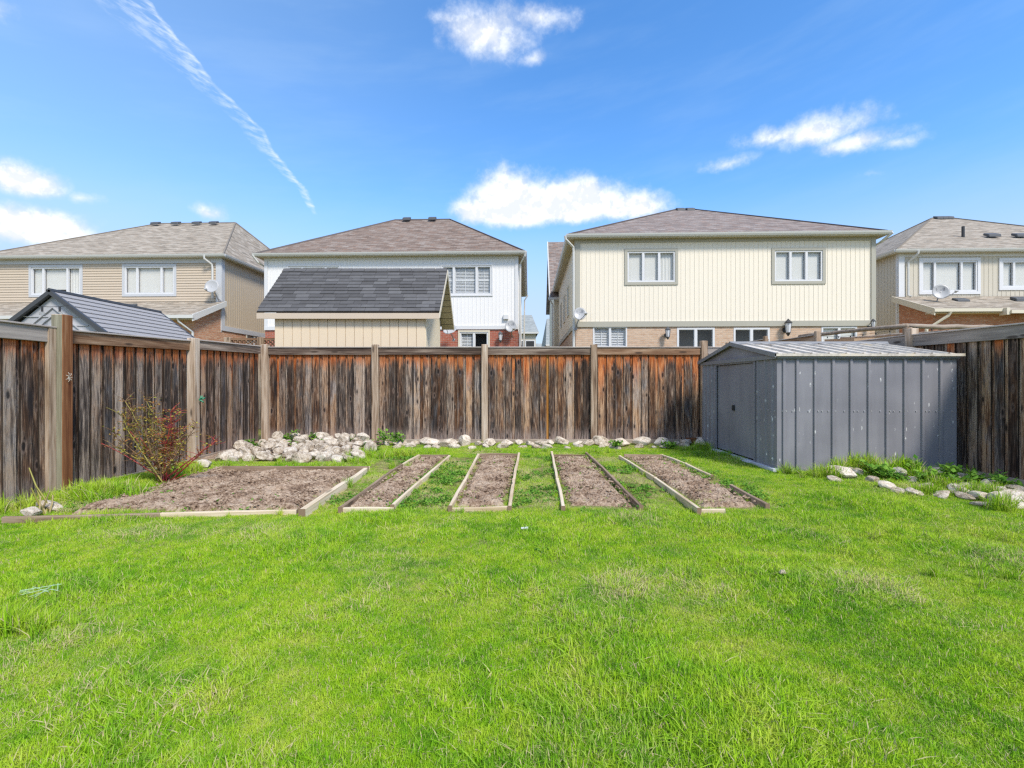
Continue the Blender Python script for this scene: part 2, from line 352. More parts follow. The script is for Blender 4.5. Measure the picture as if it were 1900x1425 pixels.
def roof_fn(cs, tint, w=.30, h=.14, streak=.0):
    def fn(g, p, o):
        uv = g.n('ShaderNodeUVMap').outputs[0]
        b = g.n('ShaderNodeTexBrick'); g.put(b.inputs['Vector'], uv); b.inputs['Scale'].default_value = 1
        b.inputs['Brick Width'].default_value = w; b.inputs['Row Height'].default_value = h; b.inputs['Mortar Size'].default_value = .008
        b.inputs['Mortar Smooth'].default_value = .6; g.put(b.inputs['Color1'], (0, 0, 0)); g.put(b.inputs['Color2'], (1, 1, 1)); g.put(b.inputs['Mortar'], (.5, .5, .5))
        rnd = g.xyz(b.outputs['Color'])[0]
        n = g.noise(g.vm('MULTIPLY', uv, (1.2, 5.0, 1)), 1.0, 5, .65); n2 = g.noise(uv, 45, 3, .6)
        t = g.m('ADD', g.m('MULTIPLY', g.m('SUBTRACT', rnd, .5), .30), g.m('ADD', g.m('MULTIPLY', n, .62+streak), g.m('MULTIPLY', n2, .22)))
        c = g.ramp(t, cs)
        c = g.mix(g.m('MULTIPLY', g.ss(g.noise(g.vm('MULTIPLY', uv, (3, 7, 1)), 1, 3), .52, .64), .5), c, tint)
        c = g.mix(g.m('MULTIPLY', b.outputs['Fac'], .42), c, (.06, .052, .05))
        bump(g, p, g.m('SUBTRACT', g.m('ADD', g.m('MULTIPLY', rnd, .4), g.m('MULTIPLY', n2, .4)), b.outputs['Fac']), .6, .015)
        return c
    return fn
M['roof_grey'] = mat('pale weathered shingles', roof_fn([(.2, (.15, .125, .092)), (.42, (.29, .245, .185)), (.62, (.42, .365, .29))], (.33, .245, .17), streak=.1), rough=.95)
M['roof_brown'] = mat('brown grey shingles', roof_fn([(.2, (.12, .082, .060)), (.42, (.215, .160, .125)), (.65, (.31, .265, .225))], (.27, .155, .10)), rough=.95)
M['roof_slate'] = mat('grey brown shingles', roof_fn([(.2, (.13, .10, .085)), (.42, (.23, .185, .16)), (.65, (.34, .30, .27))], (.31, .18, .12)), rough=.95)
M['roof_far'] = mat('green grey shingles', roof_fn([(.2, (.22, .24, .23)), (.45, (.32, .34, .32)), (.65, (.42, .44, .42))], (.28, .31, .29)), rough=.95)
M['hip'] = mat('hip shingles', color=(.12, .105, .10), rough=.95)
M['white'] = painted('white trim', (.66, .66, .66), .03, .5, .05)
M['gutter'] = painted('pale gutter', (.60, .595, .56), .05, .45, .1)
M['taupe'] = painted('taupe trim', (.40, .38, .31), .05)
M['greytrim'] = painted('grey trim', (.52, .53, .54), .05)
M['creamtrim'] = painted('cream trim', (.66, .60, .47), .05)
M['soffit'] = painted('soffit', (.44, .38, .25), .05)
M['side_cream'] = painted('cream siding', (.80, .725, .59), .03, .6, .12)
M['side_cream2'] = painted('pale yellow side siding', (.76, .66, .48), .03, .6, .12)
M['side_white'] = painted('white siding', (.79, .775, .755), .03, .6, .06)
M['side_beige'] = painted('beige lap siding', (.54, .445, .335), .04, .6, .15)
M['side_tan'] = painted('tan siding', (.50, .42, .31), .04, .6, .15)
M['side_grey'] = painted('greige siding', (.56, .51, .41), .04, .6, .15)
M['shed_beige'] = painted('beige shed siding', (.74, .60, .42), .04, .65, .2)
M['shed_trim'] = painted('beige fascia', (.58, .475, .36), .04, .65, .2)
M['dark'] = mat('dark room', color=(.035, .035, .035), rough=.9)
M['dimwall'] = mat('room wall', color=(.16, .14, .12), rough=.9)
M['black'] = mat('black plastic', color=(.03, .03, .03), rough=.5)
M['ventgrey'] = mat('grey roof vent', color=(.075, .08, .085), rough=.6)
M['louvre'] = painted('white louvres', (.74, .74, .75), .03)
def blind_fn(g, p, o):
    v, r = ocoord(g); z = g.xyz(v)[2]
    w = g.m('SINE', g.m('MULTIPLY', z, 120.0)); n = g.noise(g.vm('MULTIPLY', v, (6, 6, .6)), 1, 3)
    return g.mix(g.m('ADD', g.m('MULTIPLY', w, .06), g.m('MULTIPLY', n, .4)), (.80, .78, .74), (.62, .60, .57))
M['blind'] = mat('window blind', blind_fn, rough=.8)
def glass_fn(g, p, o):
    fr = g.n('ShaderNodeLayerWeight'); fr.inputs['Blend'].default_value = .5
    t = g.n('ShaderNodeBsdfTransparent'); t.inputs[0].default_value = (.90, .91, .90, 1)
    gl = g.n('ShaderNodeBsdfGlossy'); gl.inputs['Roughness'].default_value = .02
    mx = g.n('ShaderNodeMixShader'); g.put(mx.inputs[0], g.m('ADD', g.m('MULTIPLY', g.m('POWER', fr.outputs['Facing'], 4.0), .6), .045, clamp=True))
    g.nt.links.new(t.outputs[0], mx.inputs[1]); g.nt.links.new(gl.outputs[0], mx.inputs[2]); g.nt.links.new(mx.outputs[0], o.inputs[0])
M['glass'] = mat('window glass', glass_fn)
M['dish'] = painted('dish grey', (.42, .42, .415), .03, .4, .05)
M['dishtext'] = mat('dish lettering', color=(.10, .10, .12), rough=.5)
M['metal'] = mat('dull metal', color=(.30, .30, .31), rough=.45, metal=.4)

def shed_metal(g, p, o):
    v, r = ocoord(g)
    a = g.noise(v, 1.6, 2, .5); b = g.noise(g.vm('MULTIPLY', v, (9, 9, 1.0)), 1, 4, .6)
    c = g.ramp(g.m('ADD', g.m('MULTIPLY', a, .6), g.m('MULTIPLY', b, .4)), [(.3, (.185, .182, .200)), (.5, (.23, .226, .246)), (.7, (.275, .270, .290))])
    # bird droppings and scratches
    vo = g.n('ShaderNodeTexVoronoi'); g.put(vo.inputs['Vector'], g.vm('MULTIPLY', v, (14, 14, 5.0))); vo.inputs['Scale'].default_value = 1
    s_ = g.m('MULTIPLY', g.ss(vo.outputs['Distance'], .20, .10), g.ss(g.xyz(vo.outputs['Color'])[0], .48, .52))
    s_ = g.m('MULTIPLY', s_, g.ss(g.noise(g.vm('MULTIPLY', v, (60, 60, 22)), 1, 3), .42, .55))
    c = g.mix(g.m('MULTIPLY', s_, .9), c, (.70, .70, .68))
    sc = g.noise(g.vm('MULTIPLY', v, (70, 70, 16)), 1, 2, .5, 1.0)
    c = g.mix(g.m('MULTIPLY', g.ss(sc, .74, .80), .5), c, (.45, .45, .46))
    bump(g, p, a, .35, .03)
    return c
M['shedmetal'] = mat('slate grey painted steel', shed_metal, rough=.5, spec=.3)
def shed_roof(g, p, o):
    v, r = ocoord(g)
    a = g.noise(g.vm('MULTIPLY', v, (3, 1.2, 1)), 1, 5, .65); b = g.noise(v, 14, 4, .65)
    c = g.ramp(g.m('ADD', g.m('MULTIPLY', a, .6), g.m('MULTIPLY', b, .4)), [(.32, (.26, .20, .145)), (.43, (.50, .45, .385)), (.54, (.66, .60, .51)), (.66, (.72, .57, .36))])
    return c
M['shedroof'] = mat('weathered steel roof', shed_roof, rough=.8, spec=.25)
M['shedtrim'] = mat('grey steel trim', color=(.20, .205, .21), rough=.5)
M['sill'] = painted('pale sill', (.55, .56, .60), .08)
M['bolt'] = mat('zinc bolt', color=(.65, .65, .66), rough=.35, metal=.5)

def rock_fn(g, p, o):
    v, r = ocoord(g)
    v2 = g.vm('ADD', v, g.comb(g.m('MULTIPLY', r, 40), g.m('MULTIPLY', r, 13), 0.0))
    a = g.noise(v2, 5, 5, .65); b = g.noise(v2, 34, 4, .65); d = g.noise(v2, 14, 3, .6, .6)
    t = g.m('ADD', g.m('ADD', g.m('MULTIPLY', a, .5), g.m('MULTIPLY', b, .5)), g.m('MULTIPLY', g.m('SUBTRACT', r, .5), .10))
    c = g.ramp(t, [(.36, (.13, .09, .055)), (.445, (.42, .34, .25)), (.52, (.64, .55, .43)), (.62, (.80, .73, .62))])
    c = g.mix(g.m('MULTIPLY', g.ss(d, .60, .72), .6), c, (.15, .12, .085))
    c = g.mix(g.m('MULTIPLY', g.ss(g.noise(v2, 3, 3), .58, .7), .35), c, (.55, .42, .24))
    bump(g, p, g.m('ADD', a, g.m('MULTIPLY', b, .5)), .8, .03)
    return c
M['rock'] = mat('limestone', rock_fn, rough=.9, spec=.2)
def soil_fn(g, p, o):
    v = g.n('ShaderNodeNewGeometry').outputs['Position']
    a = g.noise(v, 3.0, 4, .6); b = g.noise(v, 55, 5, .7); d = g.noise(v, 22, 4, .6)
    t = g.m('ADD', g.m('ADD', g.m('MULTIPLY', a, .3), g.m('MULTIPLY', b, .35)), g.m('MULTIPLY', d, .35))
    c = g.ramp(t, [(.38, (.050, .028, .017)), (.455, (.22, .142, .090)), (.52, (.40, .29, .20)), (.62, (.58, .46, .335))])
    bump(g, p, g.m('ADD', b, d), .9, .02)
    return c
M['soil'] = mat('dry garden soil', soil_fn, rough=.95, spec=.15)
def ground_fn(g, p, o):
    v = g.n('ShaderNodeNewGeometry').outputs['Position']
    a = g.noise(v, 1.2, 4, .6); b = g.noise(v, 40, 4, .7)
    t = g.m('ADD', g.m('MULTIPLY', a, .5), g.m('MULTIPLY', b, .5))
    c = g.ramp(t, [(.38, (.08, .09, .02)), (.5, (.20, .21, .06)), (.62, (.44, .34, .17))])
    bump(g, p, b, .8, .02)
    return c
M['ground'] = mat('lawn thatch', ground_fn, rough=.95, spec=.1)

def leaf_shader(g, o, c, trans=.35, rough=.5, nrm=None):
    d = g.n('ShaderNodeBsdfPrincipled'); g.put(d.inputs['Base Color'], c); d.inputs['Roughness'].default_value = rough; d.inputs['Specular IOR Level'].default_value = .06
    t = g.n('ShaderNodeBsdfTranslucent'); g.put(t.inputs[0], c)
    if nrm is not None: g.put(d.inputs['Normal'], nrm)
    mx = g.n('ShaderNodeMixShader'); mx.inputs[0].default_value = trans
    g.nt.links.new(d.outputs[0], mx.inputs[1]); g.nt.links.new(t.outputs[0], mx.inputs[2]); g.nt.links.new(mx.outputs[0], o.inputs[0])
def grass_fn(g, p, o):
    tone = g.n('ShaderNodeAttribute', attribute_name='tone').outputs['Fac']
    dry = g.n('ShaderNodeAttribute', attribute_name='dry', attribute_type='INSTANCER').outputs['Fac']
    pos = g.n('ShaderNodeNewGeometry').outputs['Position']
    rn = g.n('ShaderNodeObjectInfo').outputs['Random']
    flat = g.vm('MULTIPLY', pos, (1, 1, 0))
    a = g.noise(flat, 1.3, 3, .6); b = g.noise(g.vm('ADD', flat, (7, 3, 0)), 6.5, 5, .7)
    t = g.m('ADD', g.m('ADD', g.m('MULTIPLY', g.m('SUBTRACT', a, .5), 1.0), g.m('MULTIPLY', g.m('SUBTRACT', b, .5), 1.25)), .5)
    green = g.ramp(t, [(.15, (.075, .255, .008)), (.35, (.20, .455, .011)), (.55, (.37, .60, .018)), (.8, (.57, .68, .07))])
    c = g.mix(g.m('MULTIPLY', g.m('SUBTRACT', tone, .5), .9, clamp=True), green, (.52, .70, .11))
    c = g.mix(g.ss(tone, .36, .0, 0, .5), c, (.035, .13, .012))
    straw = g.m('ADD', g.ss(tone, .90, .93), g.m('MULTIPLY', dry, g.ss(tone, .45, .95)), clamp=True)
    c = g.mix(straw, c, (.66, .56, .30))
    h = g.xyz(pos)[2]
    nn = g.vm('NORMALIZE', g.vm('ADD', g.vm('MULTIPLY', g.n('ShaderNodeNewGeometry').outputs['Normal'], (.6, .6, .6)), (0, 0, .85)))
    leaf_shader(g, o, c, .30, .65, nn)
M['grass'] = mat('grass blades', grass_fn)
def leafmat(name, ca, cb, trans=.3):
    def fn(g, p, o):
        tone = g.n('ShaderNodeAttribute', attribute_name='tone').outputs['Fac']
        leaf_shader(g, o, g.mix(tone, ca, cb), trans)
    return mat(name, fn)
M['weed'] = leafmat('weed leaf', (.06, .19, .02), (.26, .46, .06))
M['roseleaf'] = leafmat('rose leaf', (.38, .13, .05), (.40, .42, .07))
M['stem_olive'] = mat('olive stem', color=(.30, .27, .05), rough=.6)
M['stem_red'] = mat('red stem', color=(.34, .045, .045), rough=.5)
M['stem_brown'] = mat('brown stem', color=(.22, .13, .07), rough=.8)
M['stem_tan'] = mat('dry tan stem', color=(.46, .36, .17), rough=.8)

# ------------------------------------------------------------------ ground
def gz(x, y):
    z = 0.010*math.sin(1.9*x+.7)*math.sin(1.3*y+1.1)+.007*math.sin(3.7*x+2.2*y)
    t = min(max((x-5.9)/1.0, 0), 1); z -= .10*t*t*(3-2*t)
    return z
xs = sorted(set([-700, -200, -80, -30, -14] + [round(-8+.25*i, 3) for i in range(65)] + [12, 20, 40, 90, 250, 700]))
ys = sorted(set([-60, -20, -5] + [round(-1+.25*i, 3) for i in range(53)] + [14, 18, 25, 40, 80, 200, 600, 1400]))
mb = MB()
mb.v = [(x, y, gz(x, y) if (-8 <= x <= 8 and 0 < y < 12) else 0.0) for y in ys for x in xs]
nx = len(xs)
for j in range(len(ys)-1):
    for i in range(nx-1):
        a = j*nx+i; mb.f.append((a, a+1, a+nx+1, a+nx)); mb.uv.append([(0, 0)]*4); mb.mi.append(0)
mb.build('ground', M['ground'], smooth=True, kind='structure')

# ------------------------------------------------------------------ fences
BH = 2.0
bm_cache = {}
def board_mesh(w, hgt, mk):
    k = (round(w, 3), round(hgt, 2), mk)
    if k not in bm_cache:
        m_ = MB(); b = .004; t = .02
        # board with eased long edges
        sec = [(-w/2, t), (-w/2, b), (-w/2+b, 0), (w/2-b, 0), (w/2, b), (w/2, t)]
        n = len(sec); m_.v = [(x, y, z) for z in (0, hgt) for x, y in sec]
        for i in range(n):
            j = (i+1) % n; m_.f.append((i, j, j+n, i+n)); m_.uv.append([(0, 0)]*4); m_.mi.append(0)
        m_.f.append(tuple(range(n))[::-1]); m_.uv.append([(0, 0)]*n); m_.mi.append(0)
        m_.f.append(tuple(range(n, 2*n))); m_.uv.append([(0, 0)]*n); m_.mi.append(0)
        bm_cache[k] = m_.mesh('board', M[mk])
    return bm_cache[k]

def rail(name, parent, xa, xb, y0, y1, za, zb, h, mk, bev=.004):
    m_ = MB(); L = xb-xa
    m_.hexa([(0, y0, za-h), (L, y0, zb-h), (L, y1, zb-h), (0, y1, za-h), (0, y0, za), (L, y0, zb), (L, y1, zb), (0, y1, za)])
    return m_.build(name, M[mk], parent, bevel=bev, loc=(xa, 0, 0))

def panel(fence, xa, xb, za, zb, kz, pick, fas='rail', kick='kick', pitch=.195, fh=.155):
    L = xb-xa; n = max(1, round(L/pitch)); p = L/n
    ztop = (za+zb)/2-.06; hgt = ztop-kz
    for i in range(n):
        jit = R.uniform(-.012, .012)
        for rec in (0, 1):
            mk = pick(i, rec)
            w = .140 if not rec else .13
            x = xa+p*(i+.5)+jit if not rec else xa+p*(i+1)
            if rec and i == n-1: continue
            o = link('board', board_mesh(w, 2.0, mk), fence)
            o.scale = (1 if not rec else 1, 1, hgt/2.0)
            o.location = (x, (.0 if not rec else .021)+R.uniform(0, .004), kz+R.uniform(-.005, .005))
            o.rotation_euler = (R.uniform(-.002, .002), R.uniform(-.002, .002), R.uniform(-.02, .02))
    for x in (xa+.03, xb-.03):   # end boards behind posts closing the run
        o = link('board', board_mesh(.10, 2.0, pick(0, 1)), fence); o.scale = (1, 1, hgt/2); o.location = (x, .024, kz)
    rail('top_rail', fence, xa, xb, -.040, -.002, za-.022, zb-.022, fh, fas)
    rail('top_rail', fence, xa, xb, .047, .085, za-.022, zb-.022, fh, fas)
    rail('cap_rail', fence, xa, xb, -.062, .10, za, zb, .021, 'cap')
    rail('kickboard', fence, xa, xb, -.045, -.002, kz+.012, kz+.012, .19, kick)

def post(fence, x, zt, mk='post', y0=-.078, s=.14, zb=-.2, top_mat=None):
    m_ = MB(); m_.box(-s/2, s/2, 0, s, 0, zt-zb)
    o = m_.build('post', M[mk], fence, bevel=.008, loc=(x, y0, zb)); o.rotation_euler = (0, 0, R.uniform(-.015, .015))
    return o

def pick_back(n0):
    def f(i, rec):
        r = R.random()
        if rec: return 'board_grey' if r < .3 else ('board_warm' if r < .75 else 'board')
        return 'board_warm' if r < n0 else ('board_grey' if r > .90 else 'board')
    return f
back = thing('wooden_fence', 'weathered brown plank fence across the back of the yard behind the garden beds', 'fence', (0, 10.7, 0))
bx = [-5.43, -3.01, -.60, 1.80, 4.22, 6.70]
for i in range(5):
    f = pick_back([.18, .42, .55, .78, .3][i])
    if i == 2:
        base = f
        def f(k, rec, base=base): return 'board_orange' if (k == 6 and rec == 1) or False else base(k, rec)
    panel(back, bx[i]+.07, bx[i+1]-.07, 2.12, 2.12, .075, f, ['rail', 'rail', 'rail', 'rail_brown', 'rail_grey'][i])
for i, x in enumerate(bx):
    post(back, x, 2.17 if i not in (4,) else 2.25, ['post', 'post', 'post', 'post', 'post', 'post'][i])

lf = thing('wooden_fence', 'weathered grey plank fence along the left side of the yard behind the rose bush', 'fence', (-5.5, 3.44, 0), math.pi/2)
fl = lambda i, rec: R.choice(['board', 'board', 'board_grey', 'board_grey', 'board_warm'] if rec else ['board', 'board_grey', 'board', 'board'])
lx = [0, 2.43, 4.85]
panel(lf, .07, 2.36, 2.0, 2.0, .0, fl, 'rail_grey', fh=.17)
panel(lf, 2.50, 4.78, 1.985, 2.05, .01, fl, 'rail_brown', fh=.15)
panel(lf, 4.92, 7.10, 2.08, 2.13, .03, fl, 'rail', fh=.15)
post(lf, 0, 2.1)
# mossy face towards the camera, reddish brown face towards the yard
m_ = MB(); m_.box(-.07, .07, 0, .14, 0, 2.35)
m_.mi = [1, 1, 0, 1, 1, 2]
pm = m_.mesh('post', [M['post_brown'], M['post'], M['post_moss']]); o = link('post', pm, lf, loc=(2.43, -.125, -.2), bevel=.006, label='brown post with a mossy green side, taller than the rail')
post(lf, 4.85, 2.09, y0=-.125)
# shadow gap brace beside the mossy post
m_ = MB(); m_.box(-.09, -.0, 0, .05, 0, 2.0); m_.build('batten', M['post'], lf, loc=(2.355, -.055, 0))

rf = thing('wooden_fence', 'weathered brown plank fence along the right side behind the metal shed', 'fence', (6.95, 10.85, 0), -math.pi/2)
fr_ = lambda i, rec: 'board_right' if R.random() < .8 else 'board_grey'
for xa, xb, za, zb in ((.07, 2.35, 2.16, 2.17), (2.49, 4.78, 2.165, 2.135), (4.92, 7.2, 2.12, 2.1)):
    panel(rf, xa, xb, za, zb, .0, fr_, 'rail_grey', fh=.185)
for x, zt in ((0, 2.2), (2.42, 2.27), (4.85, 2.2), (7.27, 2.2)): post(rf, x, zt, y0=-.07)

nf = thing('wooden_fence', 'stepped brown fence between the neighbours behind the metal shed roof', 'fence', (6.95, 15.6, 0), -math.pi/2)
fn_ = lambda i, rec: 'board_warm'
for k, (xa, xb, z) in enumerate(((.05, 2.3, 2.53), (2.4, 4.55, 2.43))):
    panel(nf, xa, xb, z, z, .1, fn_, 'rail_brown', pitch=.3)
for x, zt in ((0, 2.62), (2.35, 2.6), (4.6, 2.5)): post(nf, x, zt, s=.10)

# small green clip hooked on a left fence post and a pale knot of twine on the mossy post
c0 = Vector((-5.36, 8.27, 1.33-(742-710)/900*8.27))
m_ = MB()
for a, l in ((.3, .11), (.9, .09), (-.5, .10), (1.5, .08)):
    d = Vector((.35, math.cos(a)*.6, math.sin(a))).normalized()
    m_.tube([Vector((0, 0, 0)), d*l*.5+Vector((.02, 0, .0)), d*l], [.010, .014, .003], 5)
o = m_.build('plant_clip', mat('green plastic', color=(.03, .26, .13), rough=.45), loc=c0+Vector((.012, .02, 0))); tag(o, 'small green plastic clip hanging on the left fence post', 'clip')
m_ = MB()
for k in range(7):
    a = k*.9; m_.tube([(0, 0, 0), (.02, math.cos(a)*.03, math.sin(a)*.04), (.008, math.cos(a)*.045, math.sin(a)*.06)], .003, 4)
o = m_.build('twine_knot', mat('pale twine', color=(.6, .55, .45)), loc=(-5.37, 5.87, 1.33-(-10)/900*5.87)); tag(o, 'frayed pale twine knot on the tall brown fence post', 'twine')

# ------------------------------------------------------------------ garden beds
def noise2(x, y, s=1.0, seed=0.0, oct=3):
    return mnoise.fractal(Vector((x*s+seed, y*s-seed, seed*.37)), 0.7, 2.0, oct)
soilpolys = []
def soil_grid(name, bed, c4, zf, step=.03, kind=None):
    FL, FR, BR, BL = [Vector(c_) for c_ in c4]
    soilpolys.append([c_.to_2d() for c_ in (FL, FR, BR, BL)])
    nu = int(max((FR-FL).length, (BR-BL).length)/step); nv = int((BL-FL).length/step)
    m_ = MB()
    for j in range(nv+1):
        for i in range(nu+1):
            u, v = i/nu, j/nv
            p = FL.lerp(FR, u).lerp(BL.lerp(BR, u), v)
            e = min(min(u, 1-u)*(FR-FL).length, min(v, 1-v)*(BL-FL).length)/.10; e = min(e, 1)
            q = noise2(p.x, p.y, 9, 3.1, 4)*.022+abs(noise2(p.x, p.y, 20, 8.3, 3))*.034+noise2(p.x, p.y, 2.2, 1.1, 2)*.015
            m_.v.append((p.x, p.y, (zf+.012+q)*e-.045*(1-e)))
    for j in range(nv):
        for i in range(nu):
            a = j*(nu+1)+i; m_.f.append((a, a+1, a+nu+2, a+nu+1)); m_.uv.append([(0, 0)]*4); m_.mi.append(0)
    o = m_.build(name, M['soil'], bed, kind=kind)
    # loose clods
    cl = MB(); rr = random.Random(int(FL.x*100))
    n = int((FR-FL).length*(BL-FL).length*230)
    for _ in range(n):
        u, v = rr.uniform(.03, .97), rr.uniform(.03, .97); p = FL.lerp(FR, u).lerp(BL.lerp(BR, u), v); s = rr.uniform(.008, .026)
        vs_ = [(rr.uniform(.6, 1.2)*s*a, rr.uniform(.6, 1.2)*s*b, rr.uniform(.5, .9)*s*c_) for a, b, c_ in ((1, 0, 0), (0, 1, 0), (-1, 0, 0), (0, -1, 0), (0, 0, 1), (0, 0, -1))]
        b0 = len(cl.v); z = zf+.026
        cl.v += [(p.x+a, p.y+b, z+c_) for a, b, c_ in vs_]
        for f in ((0, 1, 4), (1, 2, 4), (2, 3, 4), (3, 0, 4), (1, 0, 5), (2, 1, 5), (3, 2, 5), (0, 3, 5)):
            cl.f.append(tuple(b0+q for q in f)); cl.uv.append([(0, 0)]*3); cl.mi.append(0)
    cl.build('clods', M['soil'], bed, kind='stuff')
    return o
EDGES = []
def plank(bed, A, B, z0, z1, th=.042, mk='bed', label=None, round_end=False):
    A, B = Vector(A), Vector(B); EDGES.append((A.to_2d(), B.to_2d())); d = (B-A); L = d.length; ang = math.atan2(d.y, d.x)
    m_ = MB(); k = max(2, int(L/.6)); pv = None
    for i in range(k+1):
        x = L*i/k; dz = R.uniform(-.008, .006); dyy = R.uniform(-.006, .006)
        sec = [(x, -th/2+dyy, z0), (x, th/2+dyy, z0), (x, th/2+dyy, z1+dz), (x, -th/2+dyy, z1+dz)]
        b = len(m_.v); m_.v += sec
        if i:
            for q in range(4):
                r_ = (q+1) % 4; m_.f.append((b-4+q, b+q, b+r_, b-4+r_)); m_.uv.append([(0, 0)]*4); m_.mi.append(0)
        if i in (0, k): m_.f.append((b, b+1, b+2, b+3) if i else (b+3, b+2, b+1, b)); m_.uv.append([(0, 0)]*4); m_.mi.append(1)
    o = m_.build('board', [M[mk], M['endgrain']], bed, bevel=.004, loc=(A.x, A.y, 0), label=label); o.rotation_euler = (0, 0, ang)
    return o
ZT = .072
def side(bed, pts, mk, th=.036, z1=ZT, z0=-.06, off=.0):
    for i in range(len(pts)-1):
        plank(bed, G(*pts[i], z1), G(*pts[i+1], z1), z0, z1+R.uniform(-.008, .004), th, mk[i % len(mk)])
# big left bed
b1 = thing('garden_bed', 'large wide soil bed edged with timber beside the left fence', 'garden bed')
side(b1, [(8, 958), (300, 950), (552, 944)], ['bed_dark', 'bed'], .045, .062)
side(b1, [(414, 864), (683, 864)], ['bed_dark'], .04, .12)
plank(b1, G(560, 945, .088), G(682, 866, .088), -.06, .088, .06, 'bed', label='thick pale timber with a dark rotted end')
soil_grid('soil', b1, [G(115, 953, .03), G(556, 946, .03), G(682, 868, .03), G(395, 868, .03)], .035)
# narrow beds
specs = [('narrow soil bed nearest the large left bed, with weathered brown boards', [(631, 940), (745, 860), (777, 843)], [(728, 938), (780, 890), (833, 845)], [(633, 941), (732, 941)], [(781, 843), (833, 843)], ['bed_dark', 'bed'], ['bed']),
         ('narrow soil bed framed all round by pale boards, in front of the middle fence post', [(834, 939), (862, 890), (887, 842)], [(945, 937), (953, 888), (963, 840)], [(836, 941), (946, 939)], [(888, 841), (960, 841)], ['bed'], ['bed']),
         ('narrow soil bed without a front board, between two straight beds', [(1046, 939), (1034, 888), (1024, 838)], [(1189, 936), (1137, 884), (1088, 838)], None, [(1027, 843), (1086, 843)], ['bed'], ['bed_dark']),
         ('narrow soil bed closest to the grey metal shed, with a gap in its right side', [(1297, 942), (1215, 884), (1150, 845)], [(1425, 935), (1357, 900)], [(1298, 943), (1345, 943)], [(1158, 843), (1228, 843)], ['bed'], ['bed_dark'])]
for lab, Ls, Rs, fr, bk, ml, mr in specs:
    b = thing('garden_bed', lab, 'garden bed')
    side(b, Ls, ml); side(b, Rs, mr)
    if fr: side(b, fr, ['bed'], .035, .055)
    side(b, bk, ['bed_dark'], .03, .08)
    if 'metal shed' in lab:
        side(b, [(1322, 880), (1272, 858), (1228, 842)], ['bed'], .035, .07)
    fl_, fr2 = Ls[0], (Rs[0] if 'metal' not in lab else (1425, 938)); bl_, br_ = Ls[-1], (Rs[-1] if 'metal' not in lab else (1228, 842))
    soil_grid('soil', b, [G(fl_[0]+3, 940, .02), G(fr2[0]-4, 940, .02), G(br_[0]-2, 846, .02), G(bl_[0]+2, 846, .02)], .02)

# ------------------------------------------------------------------ rocks
def rock_mesh(seed, flat=.68):
    import bmesh
    bm = bmesh.new(); bmesh.ops.create_icosphere(bm, subdivisions=3, radius=.5)
    rr = random.Random(seed); off = Vector((rr.uniform(0, 50), rr.uniform(0, 50), rr.uniform(0, 50)))
    cuts = [(Vector((rr.gauss(0, 1), rr.gauss(0, 1), rr.gauss(0, .8))).normalized(), rr.uniform(.26, .40)) for _ in range(11)]
    for v in bm.verts:
        for n_, d_ in cuts:
            k = v.co.dot(n_)
            if k > d_: v.co -= n_*(k-d_)*.92
        v.co *= 1+.10*mnoise.noise(v.co*3+off)+.035*mnoise.noise(v.co*9+off)
        v.co.z *= flat
    me = bpy.data.meshes.new('rock'); bm.to_mesh(me); bm.free(); me.materials.append(M['rock'])
    return me
RM = [rock_mesh(s, .62+.03*(s % 5)) for s in range(14)]
def rock(p, s, label, group, sx=1.0, sz=1.0):
    o = link('rock', R.choice(RM)); o.location = p; o.scale = (s*sx*R.uniform(.9, 1.2), s*R.uniform(.8, 1.05), s*sz*R.uniform(.85, 1.15))
    o.rotation_euler = (R.uniform(-.35, .35), R.uniform(-.35, .35), R.uniform(0, 6.3))
    return tag(o, label, 'rock', group)
ORD = ['first', 'second', 'third', 'fourth', 'fifth', 'sixth', 'seventh', 'eighth', 'ninth', 'tenth', 'eleventh', 'twelfth', 'thirteenth', 'fourteenth']
rows = [(8.20, -5.05, -2.78, .0, 'front row'), (8.48, -5.15, -2.80, .01, 'second row'), (8.78, -5.2, -2.75, .03, 'third row'), (9.1, -5.2, -2.75, .055, 'fourth row'), (9.45, -5.2, -2.8, .08, 'fifth row'), (9.82, -5.0, -2.9, .10, 'sixth row'), (10.2, -4.7, -3.3, .12, 'back row')]
mnd = MB()
nxg, nyg = 30, 24
for j in range(nyg+1):
    for i in range(nxg+1):
        x = -5.48+3.1*i/nxg; y = 7.95+2.7*j/nyg
        e = min(1, max(0, (-2.55-x)/.5)); f_ = min(1, max(0, (y-7.98)/.3))
        mnd.v.append((x, y, -.02+e*f_*(.0+.040*(y-8))+.015*noise2(x, y, 5, 2)))
for j in range(nyg):
    for i in range(nxg):
        a = j*(nxg+1)+i; mnd.f.append((a, a+1, a+nxg+2, a+nxg+1)); mnd.uv.append([(0, 0)]*4); mnd.mi.append(0)
mnd.build('earth_mound', M['soil'], kind='structure')
for (Y, x0, x1, z, nm) in rows:
    x = x0; k = 0; lst = []
    while x < x1:
        s = R.choice((R.uniform(.14, .2), R.uniform(.18, .28), R.uniform(.24, .36))); lst.append((x+s*.5, s)); x += s*R.uniform(.86, 1.0)
    for k, (x, s) in enumerate(lst):
        sz_ = 'large' if s > .27 else ('small' if s < .19 else 'mid sized')
        rock((x, Y+R.uniform(-.07, .07), z+s*.14+R.uniform(0, .03)), s*1.08, f'{sz_} pale rock, {ORD[min(k, 13)]} from the left in the {nm} of the corner heap', 'pale rocks heaped in the back left corner')
